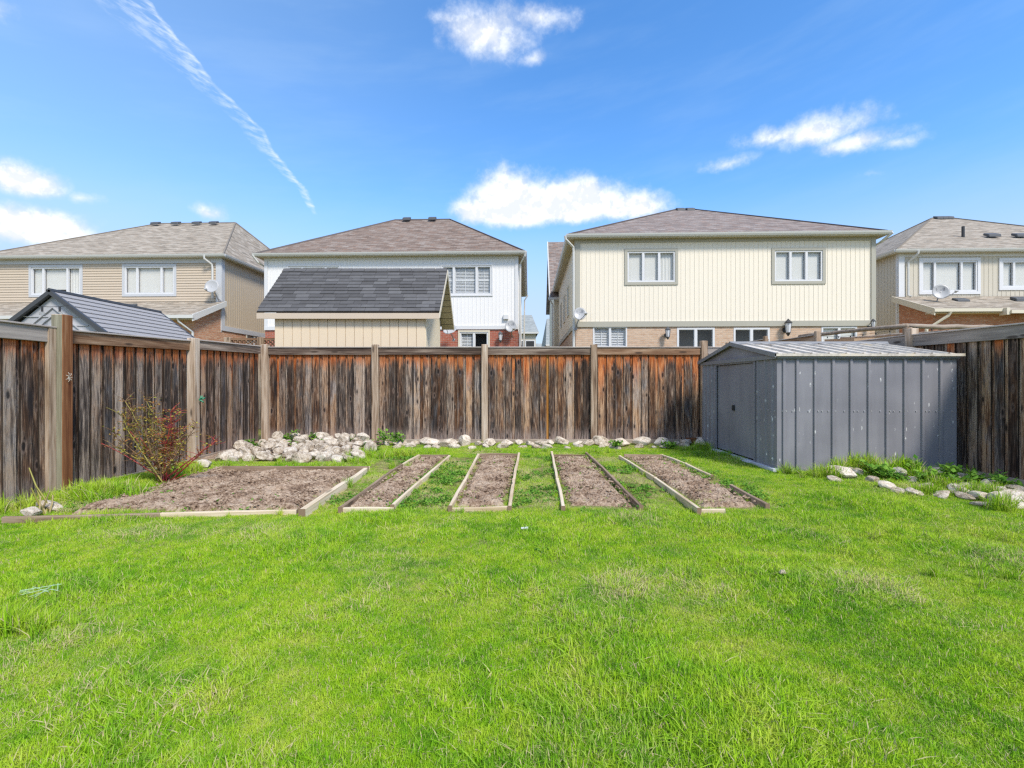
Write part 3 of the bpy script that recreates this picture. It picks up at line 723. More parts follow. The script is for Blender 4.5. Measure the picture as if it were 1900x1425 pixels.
# top boulder by the corner post
rock(at(516, 812, 10.0), .34, 'roundish rock sitting highest on the heap beside the corner post', 'pale rocks heaped in the back left corner')
rock(G(378, 862, .06), .26, 'single pale rock at the foot of the left fence beside the big bed', 'pale rocks heaped in the back left corner')
# line along the back fence
x = -2.75; k = 0; lastp = None
names = {-3.01: 'second', -.60: 'third', 1.80: 'fourth', 4.22: 'fifth'}
cnt = {}
while x < 3.95:
    s = R.uniform(.18, .38)
    bay = 'second bay' if x < -.6 else ('third bay' if x < 1.8 else 'fourth bay')
    cnt[bay] = cnt.get(bay, 0)+1
    rock((x+s*.5, 10.28+R.uniform(-.12, .12), s*.12+.02), s*1.1, f'{"big" if s>.27 else "small"} pale rock, {ORD[min(cnt[bay]-1,13)]} from the left along the kickboard of the {bay}', 'pale rocks lined up along the back fence', sx=1.15)
    x += s*R.uniform(.85, 1.2)
x = -2.3; cnt = {}
while x < 3.9:
    s = R.uniform(.13, .30); bay = 'second bay' if x < -.6 else ('third bay' if x < 1.8 else 'fourth bay'); cnt[bay] = cnt.get(bay, 0)+1
    rock((x, 9.86+R.uniform(-.12, .12), s*.08), s, f'{"big" if s>.2 else "small"} pale rock, {ORD[min(cnt[bay]-1,13)]} from the left in the outer line before the {bay}', 'pale rocks lined up along the back fence', sx=1.2)
    x += s*R.uniform(1.0, 2.0)
rock(G(1300, 822, .1), .30, 'pale rock against the front left corner of the metal shed', 'pale rocks lined up along the back fence')
# flat stones in the grass beside the shed
flat = [(1563, 883, .50), (1595, 880, .30), (1655, 884, .42), (1690, 893, .24), (1650, 905, .30), (1668, 912, .22), (1730, 878, .28), (1752, 882, .3), (1735, 900, .26), (1745, 918, .24), (1781, 884, .3), (1805, 885, .34),
        (1775, 900, .26), (1800, 908, .30), (1833, 905, .30), (1850, 900, .34), (1880, 905, .44), (1862, 921, .36), (1880, 932, .48), (1905, 925, .4), (1792, 922, .2), (1700, 915, .22)]
fl_lab = ['long flat stone in the grass below the third rib of the shed', 'small flat stone next to the long stone under the shed wall', 'flat leaning slab between the two tall grass tufts', 'small stone half hidden by the dark grass tuft', 'thin low slab lying in the lawn edge', 'low slab end showing from the lawn edge',
          'small stone at the foot of the shed near its far end', 'narrow stone lying against the shed corner', 'rounded stone behind the pale grass tuft', 'small domed stone in front of the grass tufts', 'flat pale stone just past the shed corner', 'largest rounded tan stone against the right fence',
          'low stone below the tan stone', 'curved pale stone in the stone patch', 'flat tan stone in the middle of the stone patch', 'stone under the right kickboard', 'broad pale slab along the right kickboard', 'wedge stone in front of the broad slab', 'big pale flat boulder nearest the camera at the right', 'pale stone cut off by the right picture edge',
          'tiny stone showing between grass blades', 'small stone in the grass left of the domed stone']
for (px, py, s), lb in zip(flat, fl_lab):
    p = G(px, py, .02); hi = 1.0 if 'tan stone against' in lb else .72
    p.z = gz(p.x, p.y)+.035
    rock(p, s*.95, lb, 'flat stones in the grass beside the metal shed', sx=1.2, sz=hi)
for px, py, s, lb in ((95, 938, .3, 'half buried stone beside the cut stems by the left fence'), (60, 950, .22, 'small half buried stone in the near left corner of the big bed')):
    p = G(px, py, .05); rock(p, s, lb, None, sz=.6)

for px, py, s, lb in ((1552, 892, .20, 'small stone below the left end of the long stone'), (1618, 893, .22, 'small stone under the gap between the tall grass tufts'), (1765, 893, .22, 'small stone left of the flat pale stone past the shed corner'), (1815, 922, .26, 'low stone in front of the curved pale stone'),
                      (1842, 938, .28, 'low stone left of the big pale boulder'), (1868, 893, .28, 'stone wedged under the right kickboard near the picture edge'), (1712, 906, .20, 'little stone between the two pale grass tufts')):
    p = G(px, py, .02); p.z = gz(p.x, p.y)+.035
    rock(p, s, lb, 'flat stones in the grass beside the metal shed', sx=1.2, sz=.6)

for px, py, s, lb in ((1785, 915, .26, 'pale stone in front of the flat tan stone'), (1820, 893, .30, 'pale angular stone along the kickboard before the slab'), (1848, 912, .28, 'pale stone touching the broad slab'), (1895, 915, .36, 'pale slab resting above the big flat boulder'),
                      (1572, 872, .26, 'pale stone right against the shed wall by the first tuft'), (1640, 874, .26, 'pale stone right against the shed wall between two tufts')):
    p = G(px, py, .02); p.z = gz(p.x, p.y)+.04
    if p.y > 7.05: p.y = 7.05
    rock(p, s, lb, 'flat stones in the grass beside the metal shed', sx=1.2, sz=.75)

# wood blocks by the shed corner
m_ = MB(); m_.box(-.11, .11, -.05, .05, 0, .14); o = m_.build('wood_block', M['post_brown'], loc=at(1284, 823, 10.35)-Vector((0, 0, .02)), bevel=.004); tag(o, 'brown offcut block of wood at the fence foot beside the metal shed', 'wood block')

# ------------------------------------------------------------------ metal shed
SX0, SX1, SY0, SY1 = 3.96, 6.64, 7.25, 10.10
shed = thing('metal_shed', 'slate grey corrugated metal garden shed with a pale gabled roof', 'shed', (SX0, SY0, 0))
W, L = SX1-SX0, SY1-SY0; EH = 1.735; RH = 2.02
def ribbed(name, T, a0, a1, z0, z1, ribs, wd=.035, pr=.022):
    """one wall sheet with raised, square shouldered ribs; T(s, outward, z)"""
    m_ = MB(); prof = [(a0, 0)]
    for r_ in ribs:
        prof += [(r_-wd/2-.006, 0), (r_-wd/2, pr), (r_+wd/2, pr), (r_+wd/2+.022, 0)]
    prof.append((a1, 0))
    for (s0, o0), (s1, o1) in zip(prof[:-1], prof[1:]):
        m_.face([T(s0, o0, z0), T(s1, o1, z0), T(s1, o1, z1), T(s0, o0, z1)])
    return m_.build(name, M['shedmetal'], shed)
TF = lambda s, o, z: (s, -o, z)
TL = lambda s, o, z: (-o, L-s, z)            # from the back corner towards the camera
TR = lambda s, o, z: (W+o, s, z)
TB = lambda s, o, z: (W-s, L+o, z)
n = 10
for i in range(n):
    a0, a1 = W*i/n, W*(i+1)/n
    ribbed('wall_panel', TF, a0, a1-.002, 0, EH, [a0+.03] if i else [a0+.10])
for i in range(n): ribbed('wall_panel', TB, W*i/n, W*(i+1)/n-.002, 0, EH, [W*i/n+.03])
for i in range(10): ribbed('wall_panel', TR, L*i/10, L*(i+1)/10-.002, 0, EH, [L*i/10+.03])
s_door0, s_door1 = L-(9.37-SY0), L-(7.90-SY0)
ribbed('wall_panel', TL, 0, s_door0-.03, 0, EH, [.12, .30, .50])
ribbed('wall_panel', TL, s_door1+.03, L, 0, EH, [s_door1+.10, s_door1+.33, s_door1+.52], wd=.03)
m_ = MB()   # above door lintel and jambs
m_.box(s_door0-.03, s_door1+.03, -.005, .02, 1.66, EH, T=TL)
m_.box(s_door0-.045, s_door0-.0, .0, .03, 0, 1.66, T=TL); m_.box(s_door1+.0, s_door1+.045, .0, .03, 0, 1.66, T=TL)
m_.build('door_frame', M['shedmetal'], shed)
mid_ = (s_door0+s_door1)/2
for a0, a1, nm in ((s_door0, mid_-.003, 0), (mid_+.003, s_door1, 1)):
    m_ = MB(); m_.box(a0+.002, a1, -.045, -.02+.006*nm, .07, 1.655, T=TL); m_.box(a0+.002, a0+.02, -.02, -.012, .07, 1.655, T=TL) if not nm else None
    d_ = m_.build('door', M['shedmetal'], shed, bevel=.003)
    h_ = MB(); hs_ = a1-.05 if not nm else a0+.05
    if nm == 0:
        h_.box(a1-.075, a1-.02, -.018, .012, .83, .93, T=TL); h_.box(a1-.066, a1-.03, .012, .022, .85, .91, T=TL)
        h_.build('handle', M['black'], d_, bevel=.003)
# gable
m_ = MB(); ov = .06
m_.face([(-.0, 0, EH), (-.0, L, EH), (-.0, L/2, RH-.03)][::-1]); m_.face([(W, 0, EH), (W, L, EH), (W, L/2, RH-.03)])
m_.face([(0, 0, EH), (W, 0, EH), (W, 0, EH+.001)]);
m_.build('gable', M['shedmetal'], shed)
m_ = MB()   # fascia rails on all sides, sheet metal angle
for T, ln in ((TF, W), (TB, W), (TR, L)): m_.box(-.02, ln+.02, .02, .045, EH-.045, EH+.01, T=T)
m_.box(-.02, L+.02, .012, .04, EH-.05, EH+.015, T=TL)
m_.build('eave_trim', M['shedtrim'], shed)
# roof of ribbed sheets, each sheet a piece
RN = 11
for k in range(2):
    for i in range(RN):
        a0 = -ov+(W+2*ov)*i/RN; a1 = -ov+(W+2*ov)*(i+1)/RN
        m_ = MB(); ye, yr = (-.07, L/2) if k == 0 else (L+.07, L/2)
        ze = EH+.012
        prof = [(a0, 0), (a0+.012, .028), (a0+.04, .028), (a0+.052, 0), (a1, 0)]
        for (p0, h0), (p1, h1) in zip(prof[:-1], prof[1:]):
            q = [(p0, ye, ze+h0), (p1, ye, ze+h1), (p1, yr, RH+h1), (p0, yr, RH+h0)]
            m_.face(q if k == 0 else q[::-1])
        m_.build('roof_panel', M['shedroof'], shed)
m_ = MB()
m_.hexa([(-ov-.01, L/2-.06, RH-.0), (W+ov, L/2-.06, RH-.0), (W+ov, L/2+.06, RH-.0), (-ov-.01, L/2+.06, RH-.0), (-ov-.01, L/2-.02, RH+.045), (W+ov, L/2-.02, RH+.045), (W+ov, L/2+.02, RH+.045), (-ov-.01, L/2+.02, RH+.045)])
m_.build('ridge_cap', M['shedtrim'], shed)
for ye in (-.075, L+.045):
    m_ = MB(); m_.box(-ov-.01, W+ov+.01, ye, ye+.03, EH-.012, EH+.028); m_.build('roof_edge', M['shedroof'], shed)
for sgn in (0, 1):   # sloping verge angles on the door gable
    m_ = MB(); ya, yb = (-.075, L/2) if sgn == 0 else (L+.075, L/2)
    m_.hexa([(-ov-.012, ya, EH-.03), (-ov+.01, ya, EH-.03), (-ov+.01, yb, RH-.03), (-ov-.012, yb, RH-.03), (-ov-.012, ya, EH+.035), (-ov+.01, ya, EH+.035), (-ov+.01, yb, RH+.035), (-ov-.012, yb, RH+.035)])
    m_.build('verge_trim', M['shedtrim'], shed)
m_ = MB()
for i in range(n):
    for f_ in (.25, .75) if i % 2 else (.3, .5, .86):
        s_ = W*(i+f_)/n; m_.tube([TF(s_, 0, .905), TF(s_, .012, .905)], .008, 6)
for s_ in (s_door1+.2, s_door1+.42, s_door1+.60, .2, .42): m_.tube([TL(s_, 0, .905), TL(s_, .012, .905)], .008, 6)
m_.build('bolts', M['bolt'], shed, kind='stuff')
m_ = MB(); m_.box(s_door0-.1, L+.02, -.03, .07, -.03, .045, T=TL); m_.box(s_door0-.1, s_door1, .07, .12, .0, .035, T=TL)
m_.build('sill', M['sill'], shed, bevel=.004)
m_ = MB()
m_.box(.02, W-.02, .02, L-.02, 0.0, .02); m_.build('floor_plate', M['dimwall'], shed)

# ------------------------------------------------------------------ houses
TH = math.radians(2.0); cT, sT = math.cos(TH), math.sin(TH)
class House:
    def __init__(s, name, label, O):
        s.O = O; s.e = thing(name, label, 'house', (O[0], O[1], 0), -TH)
    def u(s, px, v=0.0):
        k = (px-CX)/F; return (k*(s.O[1]+v*cT)-s.O[0]-v*sT)/(cT+k*sT)
    def z(s, py, u, v=0.0):
        return H+(HY-py)/F*(s.O[1]-u*sT+v*cT)
    def world(s, u, v, z): return Vector((s.O[0]+u*cT+v*sT, s.O[1]-u*sT+v*cT, z))
def Tfront(v0=0.0): return lambda s, o, z: (s, v0-o, z)
def Tleft(u0=0.0): return lambda s, o, z: (u0-o, s, z)
def Tright(u1): return lambda s, o, z: (u1+o, s, z)
def flip(T): return T is not None

def wall(h, name, T, s0, s1, z0, z1, m_, style='plain', pitch=.16, holes=(), rev=.10, ccw=True, mr=None):
    mb = MB(); E = 1e-5
    ss_ = sorted(set([s0, s1]+[c for hh in holes for c in hh[:2] if s0 < c < s1])); zs = sorted(set([z0, z1]+[c for hh in holes for c in hh[2:4] if z0 < c < z1]))
    def inhole(a, b): return any(hh[0] < a < hh[1] and hh[2] < b < hh[3] for hh in holes)
    def q(p, uv):
        mb.face(p if ccw else p[::-1], uv if ccw else uv[::-1])
    if style == 'lap':
        z = z0
        while z < z1-.01:
            zt = min(z+pitch, z1)
            sub = sorted(set([z, zt]+[c for hh in holes for c in hh[2:4] if z < c < zt]))
            for za, zb in zip(sub[:-1], sub[1:]):
                for a, b in zip(ss_[:-1], ss_[1:]):
                    if inhole((a+b)/2, (za+zb)/2): continue
                    oa = .022*(1-(za-z)/pitch); ob = .022*(1-(zb-z)/pitch)
                    q([T(a, oa, za), T(b, oa, za), T(b, ob, zb), T(a, ob, zb)], [(a, za), (b, za), (b, zb), (a, zb)])
                    if za == z: q([T(a, 0, za), T(b, 0, za), T(b, .022, za), T(a, .022, za)], [(a, za)]*4)
            z = zt
    else:
        for a, b in zip(ss_[:-1], ss_[1:]):
            for za, zb in zip(zs[:-1], zs[1:]):
                if inhole((a+b)/2, (za+zb)/2): continue
                q([T(a, 0, za), T(b, 0, za), T(b, 0, zb), T(a, 0, zb)], [(a, za), (b, za), (b, zb), (a, zb)])
        if style == 'batten':
            x = s0+pitch*.5
            while x < s1-.02:
                segs = [(z0, z1)]
                for hh in holes:
                    if hh[0]-.03 < x < hh[1]+.03:
                        segs = [p for a, b in segs for p in ((a, min(b, hh[2])), (max(a, hh[3]), b)) if p[1]-p[0] > .01]
                for a, b in segs: mb.box(x-.012, x+.012, -.002, .010, a, b, T=T)
                x += pitch
    for hh in holes:   # reveals
        a, b, za, zb = hh[:4]
        for p in ([T(a, 0, za), T(b, 0, za), T(b, -rev, za), T(a, -rev, za)], [T(a, 0, zb), T(b, 0, zb), T(b, -rev, zb), T(a, -rev, zb)],
                  [T(a, 0, za), T(a, 0, zb), T(a, -rev, zb), T(a, -rev, za)], [T(b, 0, za), T(b, 0, zb), T(b, -rev, zb), T(b, -rev, za)]):
            mb.face(p)
    return mb.build(name, m_, h.e)

def window(h, T, s0, s1, z0, z1, cuts, trim=.09, tm='taupe', blinds=None, frame_w=.055, mull=None, room='dark'):
    """hole s0..s1,z0..z1; cuts: fractions where vertical mullions stand; blinds per pane"""
    mb = MB()
    t = trim
    if t:
        mb.box(s0-t, s1+t, .004, .035, z1, z1+t, T=T); mb.box(s0-t, s1+t, .004, .035, z0-t, z0, T=T)
        mb.box(s0-t, s0, .004, .035, z0, z1, T=T); mb.box(s1, s1+t, .004, .035, z0, z1, T=T)
    else: mb.box(s0, s1, .0, .02, z0-.03, z0, T=T)
    w = mb.build('window', M[tm], h.e)
    fb = MB(); f_ = frame_w; o0, o1 = -.07, .012
    fb.box(s0, s1, o0, o1, z0, z0+f_, T=T); fb.box(s0, s1, o0, o1, z1-f_, z1, T=T)
    fb.box(s0, s0+f_, o0, o1, z0+f_, z1-f_, T=T); fb.box(s1-f_, s1, o0, o1, z0+f_, z1-f_, T=T)
    xs_ = [s0+f_]+[s0+(s1-s0)*c for c in cuts]+[s1-f_]
    for c in cuts:
        x = s0+(s1-s0)*c; fb.box(x-f_*.75, x+f_*.75, o0, o1, z0+f_, z1-f_, T=T)
    fb.build('frame', M['white'], w)
    for i in range(len(xs_)-1):
        a = xs_[i]+(f_*.75 if i else 0); b = xs_[i+1]-(f_*.75 if i < len(xs_)-2 else 0)
        gb = MB(); gb.face([T(a, -.045, z0+f_), T(b, -.045, z0+f_), T(b, -.045, z1-f_), T(a, -.045, z1-f_)]); gb.build('pane', M['glass'], w)
        sb = MB()   # thin sash line round each pane
        for (p, q_, r_, t_) in ((a, b, z0+f_, z0+f_+.018), (a, b, z1-f_-.018, z1-f_), (a, a+.018, z0+f_+.018, z1-f_-.018), (b-.018, b, z0+f_+.018, z1-f_-.018)):
            sb.box(p, q_, -.044, -.03, r_, t_, T=T)
        sb.build('sash', M['greytrim'], w)
        bl = (blinds or ['full'])[i % len(blinds or [1])]
        if bl == 'full' or bl == 'half' or bl == 'sheer':
            zb = z0+f_ if bl != 'half' else z0+(z1-z0)*.20
            bb = MB(); bb.face([T(a, -.10, zb), T(b, -.10, zb), T(b, -.10, z1-f_), T(a, -.10, z1-f_)]); bb.build('blind', M['blind'], w)
        if bl == 'curtain':
            bb = MB(); k = 8
            for q_ in range(k):
                u0_, u1_ = a+(b-a)*q_/k, a+(b-a)*(q_+1)/k; d0, d1 = -.10-.02*(q_ % 2), -.10-.02*((q_+1) % 2)
                bb.face([T(u0_, d0, z0+f_), T(u1_, d1, z0+f_), T(u1_, d1, z1-f_), T(u0_, d0, z1-f_)])
            bb.build('curtain', M['blind'], w)
        if bl == 'shutter':
            bb = MB(); zz = z0+f_+.03
            while zz < z1-f_-.05:
                bb.hexa([T(a+.03, -.13, zz+.045), T(b-.03, -.13, zz+.045), T(b-.03, -.09, zz), T(a+.03, -.09, zz), T(a+.03, -.125, zz+.052), T(b-.03, -.125, zz+.052), T(b-.03, -.085, zz+.008), T(a+.03, -.085, zz+.008)])
                zz += .062
            for p, q_ in ((a, a+.035), (b-.035, b), ((a+b)/2-.012, (a+b)/2+.012)): bb.box(p, q_, -.14, -.08, z0+f_, z1-f_, T=T)
            kb = MB(); kb.face([T(a, -.17, z0+f_), T(b, -.17, z0+f_), T(b, -.17, z1-f_), T(a, -.17, z1-f_)]); kb.build('blind', M['blind'], w)  # not a real blind: pale sheet added to lighten the dark gaps between slats
            if mull: bb.box(a, b, -.14, -.075, z0+(z1-z0)*mull-.03, z0+(z1-z0)*mull+.03, T=T)
            bb.build('shutter', M['louvre'], w)
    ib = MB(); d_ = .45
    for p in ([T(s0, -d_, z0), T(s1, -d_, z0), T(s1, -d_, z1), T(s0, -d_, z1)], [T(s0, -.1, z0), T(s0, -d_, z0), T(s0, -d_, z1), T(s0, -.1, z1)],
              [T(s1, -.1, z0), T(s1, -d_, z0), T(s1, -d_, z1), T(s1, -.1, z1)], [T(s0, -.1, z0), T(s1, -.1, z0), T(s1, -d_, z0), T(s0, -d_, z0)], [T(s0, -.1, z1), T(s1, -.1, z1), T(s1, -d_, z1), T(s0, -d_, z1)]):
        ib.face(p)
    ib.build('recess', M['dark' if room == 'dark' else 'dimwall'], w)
    return w

def roof_plane(mb, a, b, c, d=None):
    """a,b along the eave; c,d up at the ridge (c above b)"""
    a, b, c = Vector(a), Vector(b), Vector(c); pts_ = [a, b, c]+([Vector(d)] if d is not None else [])
    e = (b-a).normalized(); n_ = e.cross(c-a).normalized(); t = n_.cross(e)
    mb.face(pts_, [((p-a).dot(e)+a.x*3.3, (p-a).dot(t)) for p in pts_])
    return n_
def hip_roof(h, W_, L_, ze, r1, r2, zr, rm, ov=.35, gm='gutter', sm='soffit', hipmat='hip', gut_sides=True, v0=0.0, u0=0.0):
    ov *= .8
    a, b, c, d = (u0-ov, v0-ov, ze), (u0+W_+ov, v0-ov, ze), (u0+W_+ov, v0+L_+ov, ze), (u0-ov, v0+L_+ov, ze)
    R1, R2 = (*r1, zr), (*r2, zr)
    mb = MB(); roof_plane(mb, a, b, R2, R1); roof_plane(mb, c, d, R1, R2); roof_plane(mb, b, c, R2); roof_plane(mb, d, a, R1)
    rf_ = mb.build('roof', M[rm], h.e)
    hb = MB()
    for p, q_ in ((a, R1), (b, R2), (c, R2), (d, R1), (R1, R2)):
        p, q_ = Vector(p)+Vector((0, 0, .012)), Vector(q_)+Vector((0, 0, .012)); hb.tube([p, q_], .045, 4)
    hb.build('ridge_cap', M[hipmat], rf_)
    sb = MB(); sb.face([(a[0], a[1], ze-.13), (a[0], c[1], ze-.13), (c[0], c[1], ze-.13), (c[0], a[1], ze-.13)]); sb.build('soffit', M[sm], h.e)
    fb = MB(); x0, x1, y0, y1 = a[0], b[0], a[1], c[1]
    fb.box(x0, x1, y0, y0+.02, ze-.135, ze+.0); fb.box(x0, x1, y1-.02, y1, ze-.135, ze); fb.box(x0, x0+.02, y0+.02, y1-.02, ze-.135, ze); fb.box(x1-.02, x1, y0+.02, y1-.02, ze-.135, ze)
    fb.build('fascia', M[gm], h.e)
    gb = MB()
    def gutter(p0, p1, nrm):
        p0, p1, nrm = Vector(p0), Vector(p1), Vector(nrm)
        sec = [(0.004, -.11), (.07, -.11), (.10, -.055), (.115, .0), (.105, .0), (.004, -.03)]
        ring = [[p+nrm*o_+Vector((0, 0, z_)) for o_, z_ in sec] for p in (p0, p1)]
        for i in range(len(sec)):
            j = (i+1) % len(sec); gb.face([ring[0][i], ring[1][i], ring[1][j], ring[0][j]])
        gb.face(ring[0]); gb.face(ring[1])
    gutter((x0-.1, y0, ze), (x1+.1, y0, ze), (0, -1, 0)); gutter((x0, y0+.001, ze), (x0, y1, ze), (-1, 0, 0)); gutter((x1, y0+.001, ze), (x1, y1, ze), (1, 0, 0))
    gb.build('gutter', M[gm], h.e)
    return rf_
def vent(h, u, v, z, s=.38, pitch=.5, name='roof_vent', mk='ventgrey'):
    mb = MB(); mb.hexa([(u-s/2, v-.16, z-.12), (u+s/2, v-.16, z-.12), (u+s/2, v+.16, z+.04), (u-s/2, v+.16, z+.04), (u-s/2, v-.14, z+.02), (u+s/2, v-.14, z+.02), (u+s/2, v+.14, z+.14), (u-s/2, v+.14, z+.14)])
    mb.build(name, M[mk], h.e, bevel=.02)
def pipe(h, pts_, r=.045, mk='gutter', name='downspout', n=6):
    mb = MB(); mb.tube(pts_, r, n); return mb.build(name, M[mk], h.e)

def dish(center, r, label, facing=(-.1, -1, .35), mount=(.2, .35, -.5), text=True, arm_dir=None):
    c = Vector(center); f = Vector(facing).normalized()
    e = bpy.data.objects.new('satellite_dish', None); col.objects.link(e); e.location = c; tag(e, label, 'satellite dish', 'satellite dishes on the houses')
    up = (Vector((0, 0, 1))-f*f.z).normalized(); rt = up.cross(f).normalized()*-1
    rt = f.cross(up).normalized()
    if rt.x < 0: rt = -rt
    mb = MB(); rings = 6; seg = 28
    for i in range(rings+1):
        q = i/rings
        for k in range(seg):
            a = 2*math.pi*k/seg; mb.v.append(tuple(rt*math.cos(a)*r*q*.93+up*math.sin(a)*r*q-f*(r*.22*(1-q*q))))
    for i in range(rings):
        for k in range(seg):
            a, b = i*seg+k, i*seg+(k+1) % seg; mb.f.append((a, b, b+seg, a+seg)); mb.uv.append([(0, 0)]*4); mb.mi.append(0)
    d_ = mb.build('reflector', M['dish'], e, smooth=True); so_ = d_.modifiers.new('solid', 'SOLIDIFY'); so_.thickness = .012
    rm_ = MB(); rm_.tube([rt*math.cos(a)*r*.93+up*math.sin(a)*r for a in [2*math.pi*k/seg for k in range(seg+1)]], .008, 5, cap=False); rm_.build('rim', M['dish'], d_)
    ad = Vector(arm_dir) if arm_dir else (f*.9-up*.35)
    tip = ad.normalized()*r*1.55
    ab = MB(); ab.tube([-up*r*.95-f*.03, tip*.6-up*r*.55, tip], .014, 6); ab.build('arm', M['metal'], e)
    lb = MB(); lb.tube([tip-rt*.05, tip+rt*.05], .035, 8); lb.tube([tip, tip-f*.09], [.03, .045], 8); lb.build('receiver', M['dish'], e)
    mt = MB(); m0 = Vector(mount); mt.tube([-f*r*.22, -f*(r*.22+.1)-up*.05, m0*.6, m0], .022, 7); mt.tube([m0*.75, m0+rt*.10], .012, 5)
    mt.tube([m0-Vector((0, 0, .0)), m0+Vector((0, .03, -.02))], .06, 8); mt.build('mount', M['metal'], e)
    if text:
        cu = bpy.data.curves.new('lettering', 'FONT'); cu.body = 'Bell'; cu.size = r*.70; cu.align_x = 'CENTER'; cu.align_y = 'CENTER'; cu.extrude = .002; cu.offset = .0015
        cu.materials.append(M['dishtext'])
        tmp = bpy.data.objects.new('lettering', cu); col.objects.link(tmp); bpy.context.view_layer.update()
        tme = bpy.data.meshes.new_from_object(tmp.evaluated_get(bpy.context.evaluated_depsgraph_get())); bpy.data.objects.remove(tmp)
        for vv in tme.vertices:
            x_, y_, z_ = vv.co.x, vv.co.y+r*.34, vv.co.z
            q2 = min((x_*x_/.86+y_*y_)/(r*r), 1); vv.co = rt*x_+up*y_+f*(-(r*.22*(1-q2))+.010+z_)
        link('lettering', tme, d_)
    return e
def lantern(p, label, mk='black', s=1.0):
    e = bpy.data.objects.new('wall_lantern', None); col.objects.link(e); e.location = p; tag(e, label, 'wall lantern', 'wall lanterns')
    mb = MB(); mb.tube([(0, .16, .02), (0, .06, .10), (0, -.02, .17), (0, -.02, .20)], .012*s, 6); mb.tube([(0, .19, -.04), (0, .165, -.04)], .06*s, 8); mb.build('bracket', M[mk], e)
    mb = MB(); mb.tube([(0, -.02, .20*s), (0, -.02, .15*s), (0, -.02, .11*s)], [.012, .05*s, .085*s], 8); mb.tube([(0, -.02, -.10*s), (0, -.02, -.14*s), (0, -.02, -.17*s)], [.05*s, .03*s, .01*s], 8)
    for k in range(6):
        a = k*math.pi/3; mb.tube([(math.cos(a)*.075*s, -.02+math.sin(a)*.075*s, .11*s), (math.cos(a)*.05*s, -.02+math.sin(a)*.05*s, -.10*s)], .007, 4)
    mb.build('cage', M[mk], e)
    mb = MB(); mb.tube([(0, -.02, .10*s), (0, -.02, -.09*s)], [.066*s, .043*s], 6); mb.build('glass', M['louvre'], e)

# ---- house C (cream, middle right)
h = House('semi_detached_house', 'cream two storey house with brown hip roof and buff brick ground floor', ((1068-CX)/F*18, 18.0))
U1 = h.u(1623); ZF = h.z(597, 0); ZE = h.z(441.5, 0)+.05; WL = 10.4; ZS = ZE-.13
T = Tfront()
wa = (h.u(1164), h.u(1252.5)); wb = (h.u(1437), h.u(1526)); za = (h.z(523, 4), h.z(466, 4)); zb_ = (h.z(521.5, 9), h.z(464.5, 9))
holesC = [(wa[0], wa[1], za[0], za[1]), (wb[0], wb[1], zb_[0], zb_[1])]
wall(h, 'upper_wall', T, 0, U1, ZF, ZS, M['side_cream'], 'batten', .165, holesC)
for (a, b, c_, d_), bl in zip(holesC, (['sheer', 'sheer', 'curtain'], ['full', 'sheer', 'full'])): window(h, T, a, b, c_, d_, (1/3, 2/3), .105, 'taupe', bl)
mb = MB(); mb.box(-.02, U1+.02, .005, .05, ZF-.20, ZF+.0, T=T); mb.box(-.02, .16, .005, .04, ZF, ZS, T=T); mb.box(U1-.14, U1+.02, .005, .04, ZF, ZS, T=T)
mb.box(.16, U1-.14, .005, .03, ZS-.12, ZS, T=T)
mb.box(0, WL, .005, .04, ZF-.20, ZF, T=Tleft()); mb.box(0, .14, .005, .04, ZF, ZS, T=Tleft()); mb.box(0, WL, .005, .04, ZF-.2, ZF, T=Tright(U1))
mb.build('trim', M['taupe'], h.e)
wl_holes = [(3.0, 3.7, 4.3, 5.5), (5.2, 5.9, 4.3, 5.5), (7.6, 8.3, 4.3, 5.5)]
wall(h, 'side_wall', Tleft(), 0, WL, ZF, ZS, M['side_cream2'], 'plain', holes=wl_holes, ccw=False)
for q in wl_holes: window(h, Tleft(), *q, (), .06, 'creamtrim', ['sheer'])
wall(h, 'side_wall', Tright(U1), 0, WL, ZF, ZS, M['side_cream2'], 'batten', .165)
gh = [(h.u(1100), h.u(1163.5), h.z(645, 1), h.z(606, 1)), (h.u(1256), h.u(1326), .5, h.z(608, 4)), (h.u(1361), h.u(1428), .5, h.z(608, 6)), (h.u(1524), h.u(1590), 2.2, h.z(606, 9))]
wall(h, 'lower_wall', T, 0, U1, 0, ZF-.20, M['brick_pink'], 'plain', holes=gh)
window(h, T, *gh[0], (.5,), .0, 'taupe', ['shutter', 'shutter'], .05)
window(h, T, *gh[1], (.5,), .0, 'taupe', ['none'], .07, room='dim'); window(h, T, *gh[2], (.5,), .0, 'taupe', ['none'], .07, room='dim'); window(h, T, *gh[3], (.5,), .0, 'taupe', ['sheer'], .06)
wall(h, 'side_wall', Tleft(), 0, WL, 0, ZF-.20, M['brick_pink'], ccw=False); wall(h, 'side_wall', Tright(U1), 0, WL, 0, ZF-.20, M['brick_pink'])
wall(h, 'rear_wall', lambda s, o, z: (U1-s, WL+o, z), 0, U1, 0, ZS, M['side_cream'])
v_r = 5.6; zr = h.z(389.5, 6, v_r)
hip_roof(h, U1, WL, ZE, (h.u(1252, v_r), v_r), (h.u(1290, v_r), v_r), zr, 'roof_slate', .33)
vent(h, h.u(1262, v_r), v_r-.05, zr+.0); vent(h, h.u(1280, v_r), v_r-.05, zr)
pipe(h, [(-.42, -.40, ZE-.08), (-.40, -.38, ZE-.2), (-.10, -.12, ZE-.42), (-.08, -.10, ZE-.6), (-.08, -.10, .2)])
pipe(h, [(U1+.35, -.40, ZE-.08), (U1+.2, -.1, ZE-.3), (U1+.10, .3, ZE-.45), (U1+.10, .3, .2)])
